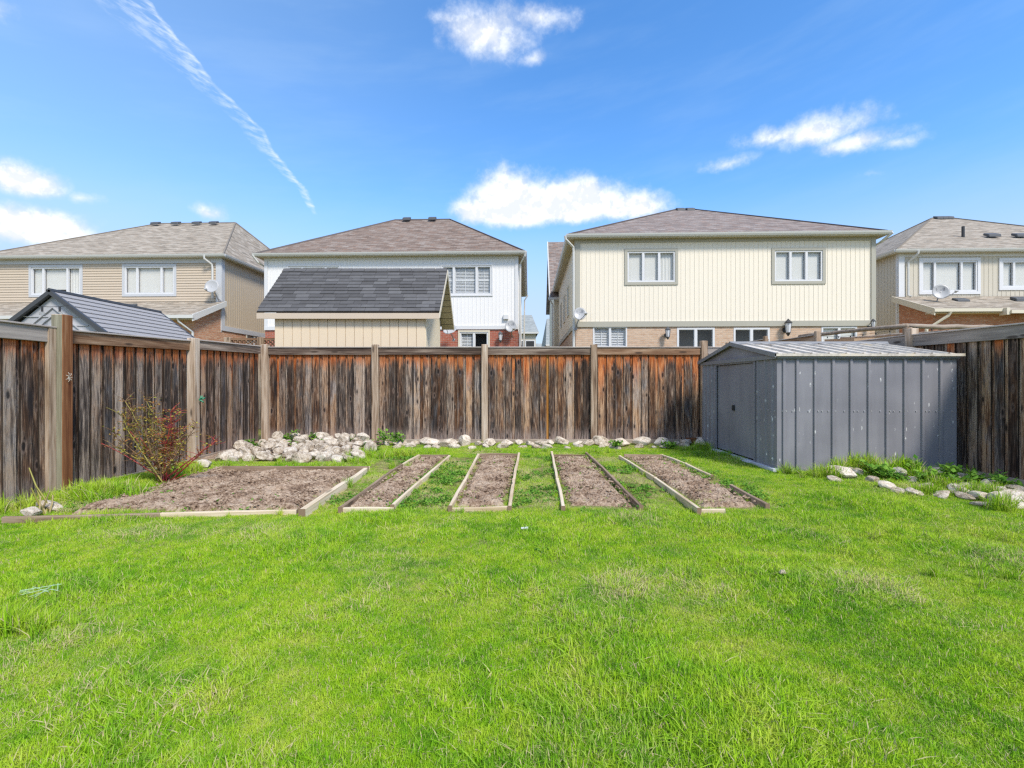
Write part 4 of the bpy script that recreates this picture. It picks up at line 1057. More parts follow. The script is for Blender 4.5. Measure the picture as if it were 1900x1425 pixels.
# taller street side wing with a steep roof
mb = MB(); v0, v1 = WL+.02, WL+6.5; uL = -.25; ze2 = ZE-.45; zr2 = h.z(449, 0, v0+2.8)
wl2 = MB(); wl2.box(uL, U1-.3, v0, v1, 0, ze2); wl2.build('wing_wall', M['side_cream2'], h.e)
roof_plane(mb, (uL-.25, v0-.25, ze2-.05), (U1*.5, v0-.25, ze2-.05), (U1*.5, v0+2.8, zr2), (uL-.25, v0+2.8, zr2)); roof_plane(mb, (U1*.5, v1+.25, ze2-.05), (uL-.25, v1+.25, ze2-.05), (uL-.25, v0+2.8, zr2), (U1*.5, v0+2.8, zr2))
mb.build('wing_roof', M['roof_slate'], h.e)
mb = MB(); mb.hexa([(uL-.31, v0-.3, ze2-.22), (uL-.25, v0-.3, ze2-.22), (uL-.25, v0+2.8, zr2-.18), (uL-.31, v0+2.8, zr2-.18), (uL-.31, v0-.3, ze2+.0), (uL-.25, v0-.3, ze2+.0), (uL-.25, v0+2.8, zr2+.03), (uL-.31, v0+2.8, zr2+.03)])
mb.box(uL-.36, uL+.3, v0-.36, v0-.26, ze2-.16, ze2-.03); mb.build('wing_fascia', M['gutter'], h.e)
mb = MB(); mb.face([(uL, v0, ze2), (uL, v1, ze2), (uL, v0+2.8, zr2-.08)]); mb.build('wing_gable', M['side_cream2'], h.e)
pipe(h, [(uL-.3, v0-.3, ze2-.1), (uL-.1, v0-.1, ze2-.4), (uL-.08, v0-.1, .3)])
hC = h
dish(at(1076, 582, 17.55), .24, 'grey satellite dish at the left corner of the cream house', facing=(-.12, -1, .3), mount=(-.12, .28, -.52), arm_dir=(.25, -.5, -.05))
lantern(h.world(h.u(1236), -.2, h.z(620, 3)), 'grey wall lantern between the shuttered window and patio door of the cream house', 'ventgrey', 1.3)
lantern(h.world(h.u(1456.5), -.2, h.z(610, 8)), 'black wall lantern on the cream house above the neighbour fence', 'black', 1.7)
lantern(h.world(h.u(1612), -.2, h.z(603, 11)), 'black wall lantern at the right end of the cream house', 'black', 1.0)

# ---- house B (white, middle left)
h = House('semi_detached_house', 'white two storey house with reddish brown hip roof and red brick base', ((492-CX)/F*20.9, 20.9))
U1 = h.u(961); ZF = h.z(605, 5); ZE = h.z(472.5, 5)+.02; ZS = ZE-.13; WL = 9.5; T = Tfront()
wB1 = (h.u(842), h.u(912), h.z(547, 9), h.z(493, 9)); wB2 = (h.u(535), h.u(630), h.z(548, 1), h.z(494.5, 1)); wB0 = (h.u(817), h.u(840), h.z(547, 9), h.z(493, 9))
wB = (h.u(820), h.u(912), wB1[2], wB1[3])
wall(h, 'upper_wall', T, 0, U1, ZF, ZS, M['side_white'], 'batten', .165, [wB, wB2])
window(h, T, *wB, (.24, .70), .06, 'white', ['shutter'], .06, mull=.5); window(h, T, *wB2, (.27, .73), .06, 'white', ['sheer'], .06)
mb = MB(); mb.box(-.02, U1+.02, .005, .05, ZF-.16, ZF, T=T); mb.box(-.02, .12, .005, .04, ZF, ZS, T=T); mb.box(U1-.12, U1+.02, .005, .04, ZF, ZS, T=T); mb.box(.12, U1-.12, .005, .03, ZS-.11, ZS, T=T)
mb.build('trim', M['white'], h.e)
gB = [(h.u(853), h.u(906), 0.6, h.z(616, 9))]
wall(h, 'lower_wall', T, 0, U1, 0, ZF-.16, M['brick_red'], 'plain', holes=gB)
window(h, T, *gB[0], (.5,), .07, 'creamtrim', ['shutter', 'none'], .06)
for T_, cc in ((Tleft(), False), (Tright(U1), True)):
    wall(h, 'side_wall', T_, 0, WL, ZF-.16, ZS, M['side_white'], 'batten', .165, ccw=cc); wall(h, 'side_wall', T_, 0, WL, 0, ZF-.16, M['brick_red'], ccw=cc)
wall(h, 'rear_wall', lambda s, o, z: (U1-s, WL+o, z), 0, U1, 0, ZS, M['side_white'])
v_r = 4.4; zr = h.z(408.5, 5, v_r)
hip_roof(h, U1, WL, ZE, (h.u(733, v_r), v_r), (h.u(835, v_r), v_r), zr, 'roof_brown', .33, 'gutter', 'soffit')
vent(h, h.u(757, v_r), v_r-.25, zr-.02); vent(h, h.u(804, v_r), v_r-.25, zr-.02)
pipe(h, [(-.35, -.38, ZE-.08), (-.2, -.2, ZE-.35), (-.08, .3, ZE-.5), (-.08, .3, .2)])
pipe(h, [(U1+.33, -.40, ZE-.08), (U1+.30, -.36, ZE-.22), (U1+.10, -.05, ZE-.5), (U1+.08, -.03, .2)])
pipe(h, [(U1+.4, WL, ZE-.08), (U1+.2, WL, ZE-.4), (U1+.1, WL-.05, .2)])
mb = MB(); mb.box(h.u(934), h.u(943.5), .0, .12, h.z(593, 10), h.z(584, 10), T=T); mb.build('wall_vent', M['white'], h.e, bevel=.01)
dish(at(948, 605, 20.2), .26, 'small satellite dish at the right corner of the white house', facing=(-.15, -1, .3), mount=(.05, .35, -.45), arm_dir=(.15, -.5, -.2))
dish(at(835, 611, 19.9), .30, 'satellite dish half hidden behind the gable of the beige shed', facing=(-.2, -.7, .8), mount=(.1, .4, -.4), text=False)
lantern(h.world(h.u(929), -.2, h.z(627, 10)), 'grey wall lantern on red brick beside the sliding window', 'ventgrey', 1.3)
hB = h

# ---- house A (left)
h = House('semi_detached_house', 'beige lap sided two storey house with pale hip roof at the far left', ((-30-CX)/F*21.9, 21.9))
U1 = h.u(411); ZE = h.z(474, U1); ZS = ZE-.13; ZF = h.z(604, U1); WL = 12.0; T = Tfront(); ZLo = h.z(563, 6)
wa = (h.u(58.5), h.u(150), h.z(547, 3), h.z(496, 3)); wb = (h.u(231.6), h.u(323.7), h.z(546, 7), h.z(494.5, 7))
wall(h, 'upper_wall', T, 0, U1, ZF-.3, ZS, M['side_beige'], 'lap', .115, [wa, wb])
window(h, T, *wa, (.24, .73), .105, 'greytrim', ['sheer', 'half', 'curtain'], .06); window(h, T, *wb, (.25, .74), .105, 'greytrim', ['sheer', 'full', 'full'], .06)
mb = MB(); mb.box(U1-.22, U1+.02, .03, .06, ZF-.3, ZS, T=T); mb.box(0, U1-.22, .03, .05, ZS-.2, ZS, T=T); mb.box(-.05, .18, .005, .04, ZF-.22, ZS, T=Tright(U1)); mb.box(.18, WL, .005, .04, ZF-.22, ZF, T=Tright(U1))
mb.build('trim', M['greytrim'], h.e)
wall(h, 'side_wall', Tright(U1), 0, WL, ZF, ZS, M['side_tan'], 'batten', .17)
sv = [(1.9, 3.3, 2.2, h.z(617, U1, 2))]
wall(h, 'lower_side_wall', Tright(U1), 0, WL, 0, ZF-.22, M['brick_orange'], holes=sv); window(h, Tright(U1), *sv[0], (.5,), .05, 'creamtrim', ['sheer'])
wall(h, 'side_wall', Tleft(), 0, WL, 0, ZS, M['side_tan'], ccw=False)
wall(h, 'lower_wall', T, 0, U1, 0, ZF-.3, M['brick_orange'])
wall(h, 'rear_wall', lambda s, o, z: (U1-s, WL+o, z), 0, U1, 0, ZS, M['side_tan'])
v_r = 5.9; zr = h.z(413.5, 9, v_r)
hip_roof(h, U1, WL, ZE, (h.u(292, v_r), v_r), (h.u(437, v_r), v_r), zr, 'roof_grey', .30, hipmat='roof_grey')
for px in (300, 337, 375, 406): vent(h, h.u(px, v_r), v_r-.45, zr-.12, .42)
vent(h, U1-.35, v_r+3.0, zr-1.1, .35); mb = MB(); mb.tube([(U1-.1, 7.6, zr-2.0), (U1-.1, 7.6, zr-.95)], .07, 8); mb.build('vent_pipe', M['black'], h.e)
pipe(h, [(U1-.55, -.36, ZE-.08), (U1-.55, -.34, ZE-.22), (U1-.36, -.12, ZE-.42), (U1-.34, -.10, ZE-.6), (U1-.34, -.10, h.z(561, U1)+.15)])
# one storey bump out with lean-to roof
PR = 1.75; zl = h.z(560, U1); zg = H+(HY-585)/F*(h.O[1]-U1*sT-PR*cT-.3)
mb = MB(); roof_plane(mb, (-.3, -PR-.35, zg), (U1+.22, -PR-.35, zg), (U1+.22, -.04, zl), (-.3, -.04, zl)); rfp = mb.build('lean_to_roof', M['roof_grey'], h.e)
mb = MB(); mb.hexa([(U1+.20, -PR-.42, zg-.25), (U1+.24, -PR-.42, zg-.25), (U1+.24, .0, zl-.20), (U1+.20, .0, zl-.20), (U1+.20, -PR-.42, zg+.02), (U1+.24, -PR-.42, zg+.02), (U1+.24, .0, zl+.03), (U1+.20, .0, zl+.03)])
mb.box(-.3, U1+.26, -PR-.46, -PR-.36, zg-.13, zg+.0); mb.box(-.3, U1+.2, -PR-.36, -PR, zg-.16, zg-.14)
mb.build('lean_to_gutter', M['gutter'], h.e)
wall(h, 'lean_to_wall', Tfront(-PR), 0, U1, 0, zg-.16, M['brick_orange']); 
mb = MB(); Tt = Tright(U1)
q = [(-PR, 0), (0, 0), (0, zl-.12), (-PR, zg-.1)]; mb.face([Tt(s, 0, z) for s, z in q], q); mb.build('lean_to_wall', M['brick_orange'], h.e)
pipe(h, [(h.u(343, -PR), -PR-.42, zg-.1), (h.u(343, -PR), -PR-.35, zg-.25), (h.u(360, -PR), -PR-.08, zg-.65), (h.u(360, -PR), -PR-.08, .2)])
vent(h, h.u(249, -.5), -.75, zl-.3, .5)
dish(h.world(U1-.12, -.5, h.z(535, U1)), .30, 'satellite dish on the corner of the beige lap sided house', facing=(.1, -1, .3), mount=(.1, .40, -.60), arm_dir=(0, -.5, -.25), text=False)
hA = h

# ---- house D (right)
h = House('semi_detached_house', 'greige two storey house with pale roof vents at the far right', ((1667-CX)/F*20.5, 20.5))
U1 = 11.6; ZE = h.z(466, 0); ZS = ZE-.13; ZF = 3.3; WL = 12.0; T = Tfront()
wa = (h.u(1710), h.u(1813), h.z(541, 2), h.z(484, 2)); wb = (h.u(1858.5), h.u(1858.5)+2.0, h.z(533, 5), h.z(484, 5))
wall(h, 'upper_wall', T, 0, U1, ZF, ZS, M['side_grey'], 'batten', .18, [wa, wb])
window(h, T, *wa, (.24, .72), .12, 'white', ['full', 'full', 'full'], .06); window(h, T, *wb, (.25, .74), .12, 'white', ['full', 'full', 'full'], .06)
mb = MB(); mb.box(-.02, .22, .005, .05, ZF, ZS, T=T); mb.box(-.0, .10, .005, .04, ZF, ZS, T=Tleft()); mb.box(.22, U1, .005, .03, ZS-.12, ZS, T=T); mb.build('trim', M['white'], h.e)
wall(h, 'side_wall', Tleft(), 0, WL, 0, ZS, M['side_grey'], 'batten', .18, ccw=False); wall(h, 'side_wall', Tright(U1), 0, WL, 0, ZS, M['side_grey'])
wall(h, 'lower_wall', T, 0, U1, 0, ZF, M['brick_rust']); wall(h, 'rear_wall', lambda s, o, z: (U1-s, WL+o, z), 0, U1, 0, ZS, M['side_grey'])
v_r = 5.9; zr = h.z(405.5, 6, v_r)
hip_roof(h, U1, WL, ZE, (h.u(1729, v_r), v_r), (h.u(1766, v_r), v_r), zr, 'roof_grey', .33, hipmat='roof_grey')
for px in (1738, 1748, 1758): vent(h, h.u(px, v_r), v_r-.1, zr, .34)
vent(h, .9, 7.6, zr-1.1, .5)
def onroof(px, py):   # point on the front plane of the hip roof
    for k in range(200):
        v = -.33+6.2*k/200; z = ZE+(zr-ZE)*(v+.33)/(v_r+.33); u = h.u(px, v)
        if h.z(py, u, v) <= z: return u, v, z
    return u, v, z
for px in (1841, 1893): u, v, z = onroof(px, 440); vent(h, u, v, z+.08, .55)
u, v, z = onroof(1787, 439); mb = MB(); mb.tube([(u, v, z-.1), (u, v, z+.46)], .06, 8); mb.build('vent_pipe', M['black'], h.e)
pipe(h, [(h.u(1691), -.38, ZE-.08), (h.u(1691), -.36, ZE-.2), (h.u(1682), -.10, ZE-.5), (h.u(1682), -.10, h.z(551, 1)+.05), (h.u(1685), -.2, h.z(551, 1))])
PR = 1.75; zl = h.z(551, 0); zg = H+(HY-573)/F*(h.O[1]-PR-.35); uS = h.u(1846, -PR)
mb = MB(); roof_plane(mb, (-.25, -PR-.35, zg), (uS, -PR-.35, zg), (uS, -.04, zl), (-.25, -.04, zl)); roof_plane(mb, (uS, -PR-.55, zg-.1), (U1, -PR-.55, zg-.1), (U1, -.04, zl), (uS, -.04, zl)); mb.build('lean_to_roof', M['roof_grey'], h.e)
mb = MB(); mb.hexa([(-.29, -PR-.42, zg-.25), (-.25, -PR-.42, zg-.25), (-.25, .0, zl-.20), (-.29, .0, zl-.20), (-.29, -PR-.42, zg+.02), (-.25, -PR-.42, zg+.02), (-.25, .0, zl+.03), (-.29, .0, zl+.03)])
mb.box(-.3, uS, -PR-.46, -PR-.36, zg-.12, zg); mb.box(uS, U1, -PR-.66, -PR-.56, zg-.22, zg-.1); mb.box(-.29, uS+.3, -PR-.36, -PR, zg-.16, zg-.14); mb.box(uS-.12, uS, -PR-.6, -PR-.3, zg-.26, zg)
mb.build('lean_to_gutter', M['creamtrim'], h.e)
wall(h, 'lean_to_wall', Tfront(-PR), 0, U1, 0, zg-.16, M['brick_rust'])
mb = MB(); Tt = Tleft(); q = [(-PR, 0), (0, 0), (0, zl-.12), (-PR, zg-.1)]; mb.face([Tt(s, 0, z) for s, z in q][::-1], q[::-1]); mb.build('lean_to_wall', M['brick_rust'], h.e)
pipe(h, [(h.u(1747, -PR), -PR-.42, zg-.1), (h.u(1745, -PR), -PR-.36, zg-.25), (h.u(1716, -PR), -PR-.08, zg-.75), (h.u(1716, -PR), -PR-.08, .3)], .06, 'creamtrim')
vent(h, h.u(1771, -.5), -.8, zl-.30, .5); vent(h, h.u(1880, -.5), -.8, zl-.26, .6)
dish(at(1746, 541, 19.4), .30, 'big satellite dish standing on the lean-to roof of the greige house', facing=(-.45, -1, .25), mount=(-.12, .15, -.55), arm_dir=(.7, -.5, -.05))
hD = h

# ---- small far buildings in the gap and beyond
def far_house(label, x0, x1, y0, y1, ze, zr, rm, wm, rake='gable_y', win=True):
    e = thing('far_house', label, 'house', ((x0+x1)/2, y0, 0))
    w2 = (x1-x0)/2; L2 = y1-y0
    mb = MB()
    for T_, ln in ((lambda s, o, z: (s-w2, -o, z), 2*w2),): 
        mb.face([T_(0, 0, 0), T_(ln, 0, 0), T_(ln, 0, ze), T_(0, 0, ze)], [(0, 0), (ln, 0), (ln, ze), (0, ze)])
    mb.box(-w2, w2, .02, L2, 0, ze); mb.build('wall', M[wm], e)
    rb = MB(); o_ = .3
    roof_plane(rb, (-w2-o_, -o_, ze), (w2+o_, -o_, ze), (w2+o_-.5, L2/2, zr), (-w2-o_+.5, L2/2, zr)); roof_plane(rb, (w2+o_, L2+o_, ze), (-w2-o_, L2+o_, ze), (-w2-o_+.5, L2/2, zr), (w2+o_-.5, L2/2, zr))
    roof_plane(rb, (w2+o_, -o_, ze), (w2+o_, L2+o_, ze), (w2+o_-.5, L2/2, zr)); roof_plane(rb, (-w2-o_, L2+o_, ze), (-w2-o_, -o_, ze), (-w2-o_+.5, L2/2, zr))
    rb.build('roof', M[rm], e)
    gb = MB(); gb.box(-w2-o_, w2+o_, -o_-.1, -o_, ze-.15, ze+.02); gb.build('gutter', M['gutter'], e)
    if win:
        for cx_ in (-w2*.5, w2*.5):
            wb_ = MB(); wb_.box(cx_-.5, cx_+.5, -.05, .0, ze-2.0, ze-.8); w_ = wb_.build('window', M['white'], e)
            pb = MB(); pb.box(cx_-.42, cx_+.42, -.056, -.045, ze-1.92, ze-.88); pb.build('pane', M['dark'], w_)
    return e
far_house('distant grey roofed house seen past the right corner of the white house', .1, 2.45, 50, 60, 6.5, 9.0, 'roof_far', 'side_grey')
far_house('distant grey gable seen beside the left side of the cream house', 4.45, 12, 60, 70, 6.0, 9.9, 'roof_far', 'side_tan')
far_house('low distant house between the two far roofs in the gap', 3.2, 8.0, 85, 95, 4.6, 8.6, 'roof_far', 'side_white')
far_house('brown roofed house far behind the left end of the beige house', -40, -33.3, 32, 40, 9.2, 11.0, 'roof_brown', 'side_tan', win=False)
far_house('brown roofed house peeking over the beige roof slope', -36.5, -31, 38, 46, 10.0, 12.1, 'roof_brown', 'side_tan', win=False)

# ------------------------------------------------------------------ beige shed behind the back fence
bs = thing('garden_shed', 'beige sided shed with dark grey shingle roof standing behind the back fence', 'shed', (0, 0, 0))
X0, X1 = at(475, 577, 11.6).x, at(815, 578, 11.6).x; ze = 3.03; zr = 4.36; ye, yr = 11.6, 13.02; yb = 14.45
wx0, wx1, wy0, wy1 = at(510, 600, 11.76).x, at(789, 600, 11.76).x, 11.76, 14.1
mb = MB(); mb.box(wx0, wx1, wy0, wy1, 0, ze-.06); mb.face([(wx1, wy0, ze-.06), (wx1, wy1, ze-.06), (wx1, yr, zr-.25)]); mb.face([(wx0, wy0, ze-.06), (wx0, yr, zr-.25), (wx0, wy1, ze-.06)])
mb.build('core_wall', M['shed_beige'], bs)
nb = 17; pw = (wx1-wx0)/nb
pm = MB(); pm.box(.006, pw-.006, -.018, .0, 0, ze-.06); pme = pm.mesh('siding_panel', M['shed_beige'])
for i in range(nb): o = link('siding_panel', pme, bs, loc=(wx0+i*pw, wy0-.002, 0), bevel=.004)
for i in range(11):
    y0_, y1_ = wy0+2.34*i/11, wy0+2.34*(i+1)/11; pk = lambda y: ze-.08+(zr-.30-ze)*(1-abs(y-yr)/1.3)
    m_ = MB(); m_.hexa([(wx1+.001, y0_+.005, 0), (wx1+.018, y0_+.005, 0), (wx1+.018, y1_-.005, 0), (wx1+.001, y1_-.005, 0), (wx1+.001, y0_+.005, pk(y0_)), (wx1+.018, y0_+.005, pk(y0_)), (wx1+.018, y1_-.005, pk(y1_)), (wx1+.001, y1_-.005, pk(y1_))])
    m_.build('siding_panel', M['side_cream2'], bs)  # lighter than the front siding: sunlight on the gable is painted in
# shingles: one piece each on the visible slope
sl_len = math.hypot(yr-ye, zr-ze); ncr = 13; ex = sl_len/ncr; ang = math.atan2(zr-ze, yr-ye)
def shingle_fn(g, p, o):
    v, r = ocoord(g); r2 = g.m('FRACT', g.m('MULTIPLY', r, 13.7))
    n_ = g.noise(g.vm('ADD', v, g.comb(g.m('MULTIPLY', r, 50), 0.0, 0.0)), 9, 4, .65); f_ = g.noise(v, 160, 2, .7)
    t = g.m('ADD', g.m('MULTIPLY', r2, .42), g.m('ADD', g.m('MULTIPLY', n_, .38), g.m('MULTIPLY', f_, .2)))
    bump(g, p, f_, .5, .004)
    return g.ramp(t, [(.15, (.058, .055, .053)), (.5, (.092, .089, .088)), (.85, (.145, .142, .140))])
M['shingle'] = mat('charcoal shingle', shingle_fn, rough=.95)
def slope_pt(x, t, o): return (x, ye+math.cos(ang)*t-math.sin(ang)*o, ze+math.sin(ang)*t+math.cos(ang)*o)
mb = MB(); mb.hexa([slope_pt(X0+.01, 0, -.03), slope_pt(X1-.01, 0, -.03), slope_pt(X1-.01, sl_len, -.03), slope_pt(X0+.01, sl_len, -.03), slope_pt(X0+.01, 0, 0), slope_pt(X1-.01, 0, 0), slope_pt(X1-.01, sl_len, 0), slope_pt(X0+.01, sl_len, 0)])
mb.hexa([(X0, yb, ze-.03), (X1, yb, ze-.03), (X1, yr+.02, zr-.03), (X0, yr+.02, zr-.03), (X0, yb, ze+.02), (X1, yb, ze+.02), (X1, yr+.02, zr+.02), (X0, yr+.02, zr+.02)])
mb.build('roof_deck', M['hip'], bs)
for r_ in range(ncr):
    x = X0-R.uniform(.0, .30); t0 = r_*ex
    while x < X1:
        w = R.uniform(.30, .36); a, b = max(x, X0), min(x+w-.006, X1+.01)
        if b-a > .04:
            t1 = t0+ex*1.25 if r_ < ncr-1 else sl_len; th_ = R.uniform(.014, .024); j0 = R.uniform(-.006, .004); sag = -.012*math.sin((a-X0)/(X1-X0)*math.pi*3+r_*.2)*.6
            m_ = MB(); c0_ = Vector(slope_pt(a, t0, 0))
            P = [slope_pt(a, t0+j0, .004), slope_pt(b, t0+j0, .004), slope_pt(b, t1, .002), slope_pt(a, t1, .002), slope_pt(a, t0+j0, .004+th_), slope_pt(b, t0+j0, .004+th_), slope_pt(b, t1, .006), slope_pt(a, t1, .006)]
            m_.hexa([tuple(Vector(q)-c0_) for q in P]); m_.build('shingle', M['shingle'], bs, loc=c0_)
        x += w
mb = MB()
for i in range(14):
    a = X0+(X1-X0)*i/14; b = X0+(X1-X0)*(i+1)/14-.01
    mb.hexa([slope_pt(a, sl_len-.12, .02), slope_pt(b, sl_len-.12, .02), (b, yr, zr+.025), (a, yr, zr+.025), slope_pt(a, sl_len-.12, .032), slope_pt(b, sl_len-.12, .036), (b, yr, zr+.042), (a, yr, zr+.038)])
mb.build('ridge_cap', M['shingle'], bs)
mb = MB(); mb.box(X0+.01, X1, ye+.0, ye+.03, ze-.17, ze-.035); mb.box(X0+.01, X1-.02, ye+.03, wy0-.02, ze-.13, ze-.115); mb.build('fascia', M['shed_trim'], bs)
mb = MB()   # rake boards and gable soffit at the right end
for (ya, yb_) in ((ye, yr), (yb, yr)):
    mb.hexa([(X1-.0, ya, ze-.15), (X1+.02, ya, ze-.15), (X1+.02, yb_, zr-.14), (X1-.0, yb_, zr-.14), (X1, ya, ze-.01), (X1+.02, ya, ze-.01), (X1+.02, yb_, zr+.0), (X1, yb_, zr)])
mb.build('rake_board', M['creamtrim'], bs)
for (ya, yb_) in ((ye, yr), (yb, yr)):
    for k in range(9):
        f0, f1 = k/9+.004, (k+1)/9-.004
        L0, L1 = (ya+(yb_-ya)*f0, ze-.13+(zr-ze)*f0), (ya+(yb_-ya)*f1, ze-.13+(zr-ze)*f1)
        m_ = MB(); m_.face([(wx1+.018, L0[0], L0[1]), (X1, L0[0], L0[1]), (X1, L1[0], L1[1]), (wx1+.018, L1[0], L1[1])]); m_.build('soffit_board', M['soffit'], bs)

# ------------------------------------------------------------------ grey resin shed over the left fence
gs = thing('garden_shed', 'grey resin shed with slate look tile roof behind the left fence', 'shed', (-7.2, 7.56, 0))
hw, Ld, zr, ze = .80, 2.35, 2.75, 2.16
M['resin'] = painted('grey resin', (.44, .44, .45), .04, .6, .1)
M['resin_dark'] = mat('charcoal trim', color=(.055, .058, .062), rough=.5)
M['resin_tile'] = painted('grey roof tile', (.315, .305, .30), .08, .9, .1)
mb = MB(); mb.box(-hw+.12, hw-.12, .06, Ld-.06, 0, ze-.02); mb.face([(-hw+.06, .06, ze-.06), (hw-.06, .06, ze-.06), (0, .06, zr-.05)]); mb.face([(hw-.06, Ld-.06, ze-.06), (-hw+.06, Ld-.06, ze-.06), (0, Ld-.06, zr-.05)])
mb.build('wall', M['resin'], gs)
mb = MB()   # gable relief: chevrons and planks
for q in (.42, .72):
    for sg in (-1, 1):
        mb.hexa([(0, .035, zr-.05-q*.42-.02), (sg*hw*.62, .035, zr-.05-q*.42-.43), (sg*hw*.62, .06, zr-.05-q*.42-.43), (0, .06, zr-.05-q*.42-.02), (0, .035, zr-.05-q*.42), (sg*hw*.62, .035, zr-.05-q*.42-.41), (sg*hw*.62, .06, zr-.05-q*.42-.41), (0, .06, zr-.05-q*.42)])
for z in (2.36, 2.22, 2.08): mb.box(-.55, .55, .045, .06, z, z+.012)
mb.build('gable_trim', M['resin'], gs)
mb = MB()
for sg in (-1, 1):
    for yy in (-.02, Ld-.02):
        mb.hexa([(0, yy, zr-.045), (sg*(hw+.08), yy, ze-.115), (sg*(hw+.08), yy+.05, ze-.115), (0, yy+.05, zr-.045), (0, yy, zr+.03), (sg*(hw+.08), yy, ze-.035), (sg*(hw+.08), yy+.05, ze-.035), (0, yy+.05, zr+.03)])
mb.build('rake_trim', M['resin_dark'], gs)
mb = MB()
for sg in (-1, 1): mb.hexa([(0, .0, zr-.03), (sg*(hw+.05), .0, ze-.08), (sg*(hw+.05), Ld, ze-.08), (0, Ld, zr-.03), (0, .0, zr), (sg*(hw+.05), 0, ze-.05), (sg*(hw+.05), Ld, ze-.05), (0, Ld, zr)])
mb.build('roof_deck', M['resin_dark'], gs)
sln = math.hypot(hw+.05, zr-ze+.05); ncs, ntl = 8, 11
for sg in (1, -1):
    for c_ in range(ncs):
        for t_ in range(ntl):
            d0, d1 = c_/ncs, (c_+1)/ncs+.02; y0_ = .04+(Ld-.06)*t_/ntl; y1_ = .04+(Ld-.06)*(t_+1)/ntl-.010
            def S(f_, o_): return (sg*((hw+.05)*f_+o_*.5), zr-(zr-ze+.05)*f_+o_)
            P = []
            for o_a, o_b in ((.004, .004), (.012, .030)):
                (xa, za_), (xb, zb2) = S(d0, o_a), S(d1, o_b); P += [(xa, y0_, za_), (xa, y1_, za_), (xb, y1_, zb2), (xb, y0_, zb2)]
            m_ = MB(); c0_ = Vector(P[0]); m_.hexa([tuple(Vector(q)-c0_) for q in P]); m_.build('tile', M['resin_tile'], gs, loc=c0_)
mb = MB(); mb.tube([(0, -.02, zr+.02), (0, Ld+.02, zr+.02)], .035, 6); mb.build('ridge_cap', M['resin_dark'], gs)
def bulb_string(name, label, p0, p1, n, sag, ends=True, drop=.06, r=.022):
    e = bpy.data.objects.new(name, None); col.objects.link(e); tag(e, label, 'string lights'); p0, p1 = Vector(p0), Vector(p1); e.location = p0
    pts_ = [(p1-p0)*(k/24)-Vector((0, 0, sag*math.sin(math.pi*k/24))) for k in range(25)]
    mb = MB(); mb.tube(pts_, .005, 4); mb.build('cord', M['black'], e)
    for k in range(n):
        f_ = (k+.5)/n; p = (p1-p0)*f_-Vector((0, 0, sag*math.sin(math.pi*f_)))
        mb = MB(); mb.tube([p, p-Vector((0, 0, drop*.6))], .014, 6); b_ = mb.build('socket', M['black'], e)
        mb = MB(); q = p-Vector((0, 0, drop*.6)); mb.tube([q, q-Vector((0, 0, .02)), q-Vector((0, 0, .05)), q-Vector((0, 0, .065))], [.012, r, r*.9, .005], 8); mb.build('bulb', M['glass'], b_, smooth=True)
    return e
bulb_string('string_lights', 'short black cord with bulbs hanging on the gable of the grey resin shed', at(62, 567, 7.45), at(127, 567, 7.45), 2, .02, drop=.13, r=.035)

# lattice topped fence between the gardens at the left
lt = thing('lattice_fence', 'low lattice topped fence seen over the left corner of the back fence', 'fence', (0, 0, 0))
pA, pB = at(424, 632, 14.0), at(545, 636, 14.0)
for px in (424, 485, 545):
    q = at(px, 628, 14.0); mb = MB(); mb.box(-.09, .09, -.09, .09, 0, q.z+.03); mb.build('post', M['post'], lt, loc=(q.x, q.y, 0), bevel=.01)
for i, (a_, b_) in enumerate(((428, 481), (489, 541))):
    A_, B_ = at(a_, 630, 14.0), at(b_, 630, 14.0); z1_ = A_.z+.01; z0_ = z1_-.36
    mb = MB(); mb.box(A_.x, B_.x, 13.97, 14.03, z1_-.03, z1_+.03); mb.box(A_.x, B_.x, 13.97, 14.03, z0_-.08, z0_); mb.box(A_.x, B_.x, 13.99, 14.01, 0, z0_-.08); mb.build('rail', M['rail_brown'], lt)
    mb = MB(); x = A_.x-.34
    while x < B_.x:
        for s_, yy in ((1, 13.985), (-1, 14.005)):
            p, q = (x, z0_), (x+.36, z1_-.03)
            if s_ < 0: p, q = (x, z1_-.03), (x+.36, z0_)
            x0_, x1_ = max(p[0], A_.x), min(q[0], B_.x)
            if x1_-x0_ < .05: continue
            f0, f1 = (x0_-p[0])/.36, (x1_-p[0])/.36; za_, zb2 = p[1]+(q[1]-p[1])*f0, p[1]+(q[1]-p[1])*f1
            mb.hexa([(x0_, yy, za_-.02), (x1_, yy, zb2-.02), (x1_, yy+.01, zb2-.02), (x0_, yy+.01, za_-.02), (x0_, yy, za_+.02), (x1_, yy, zb2+.02), (x1_, yy+.01, zb2+.02), (x0_, yy+.01, za_+.02)])
        x += .12
    mb.build('lattice', M['rail_brown'], lt)

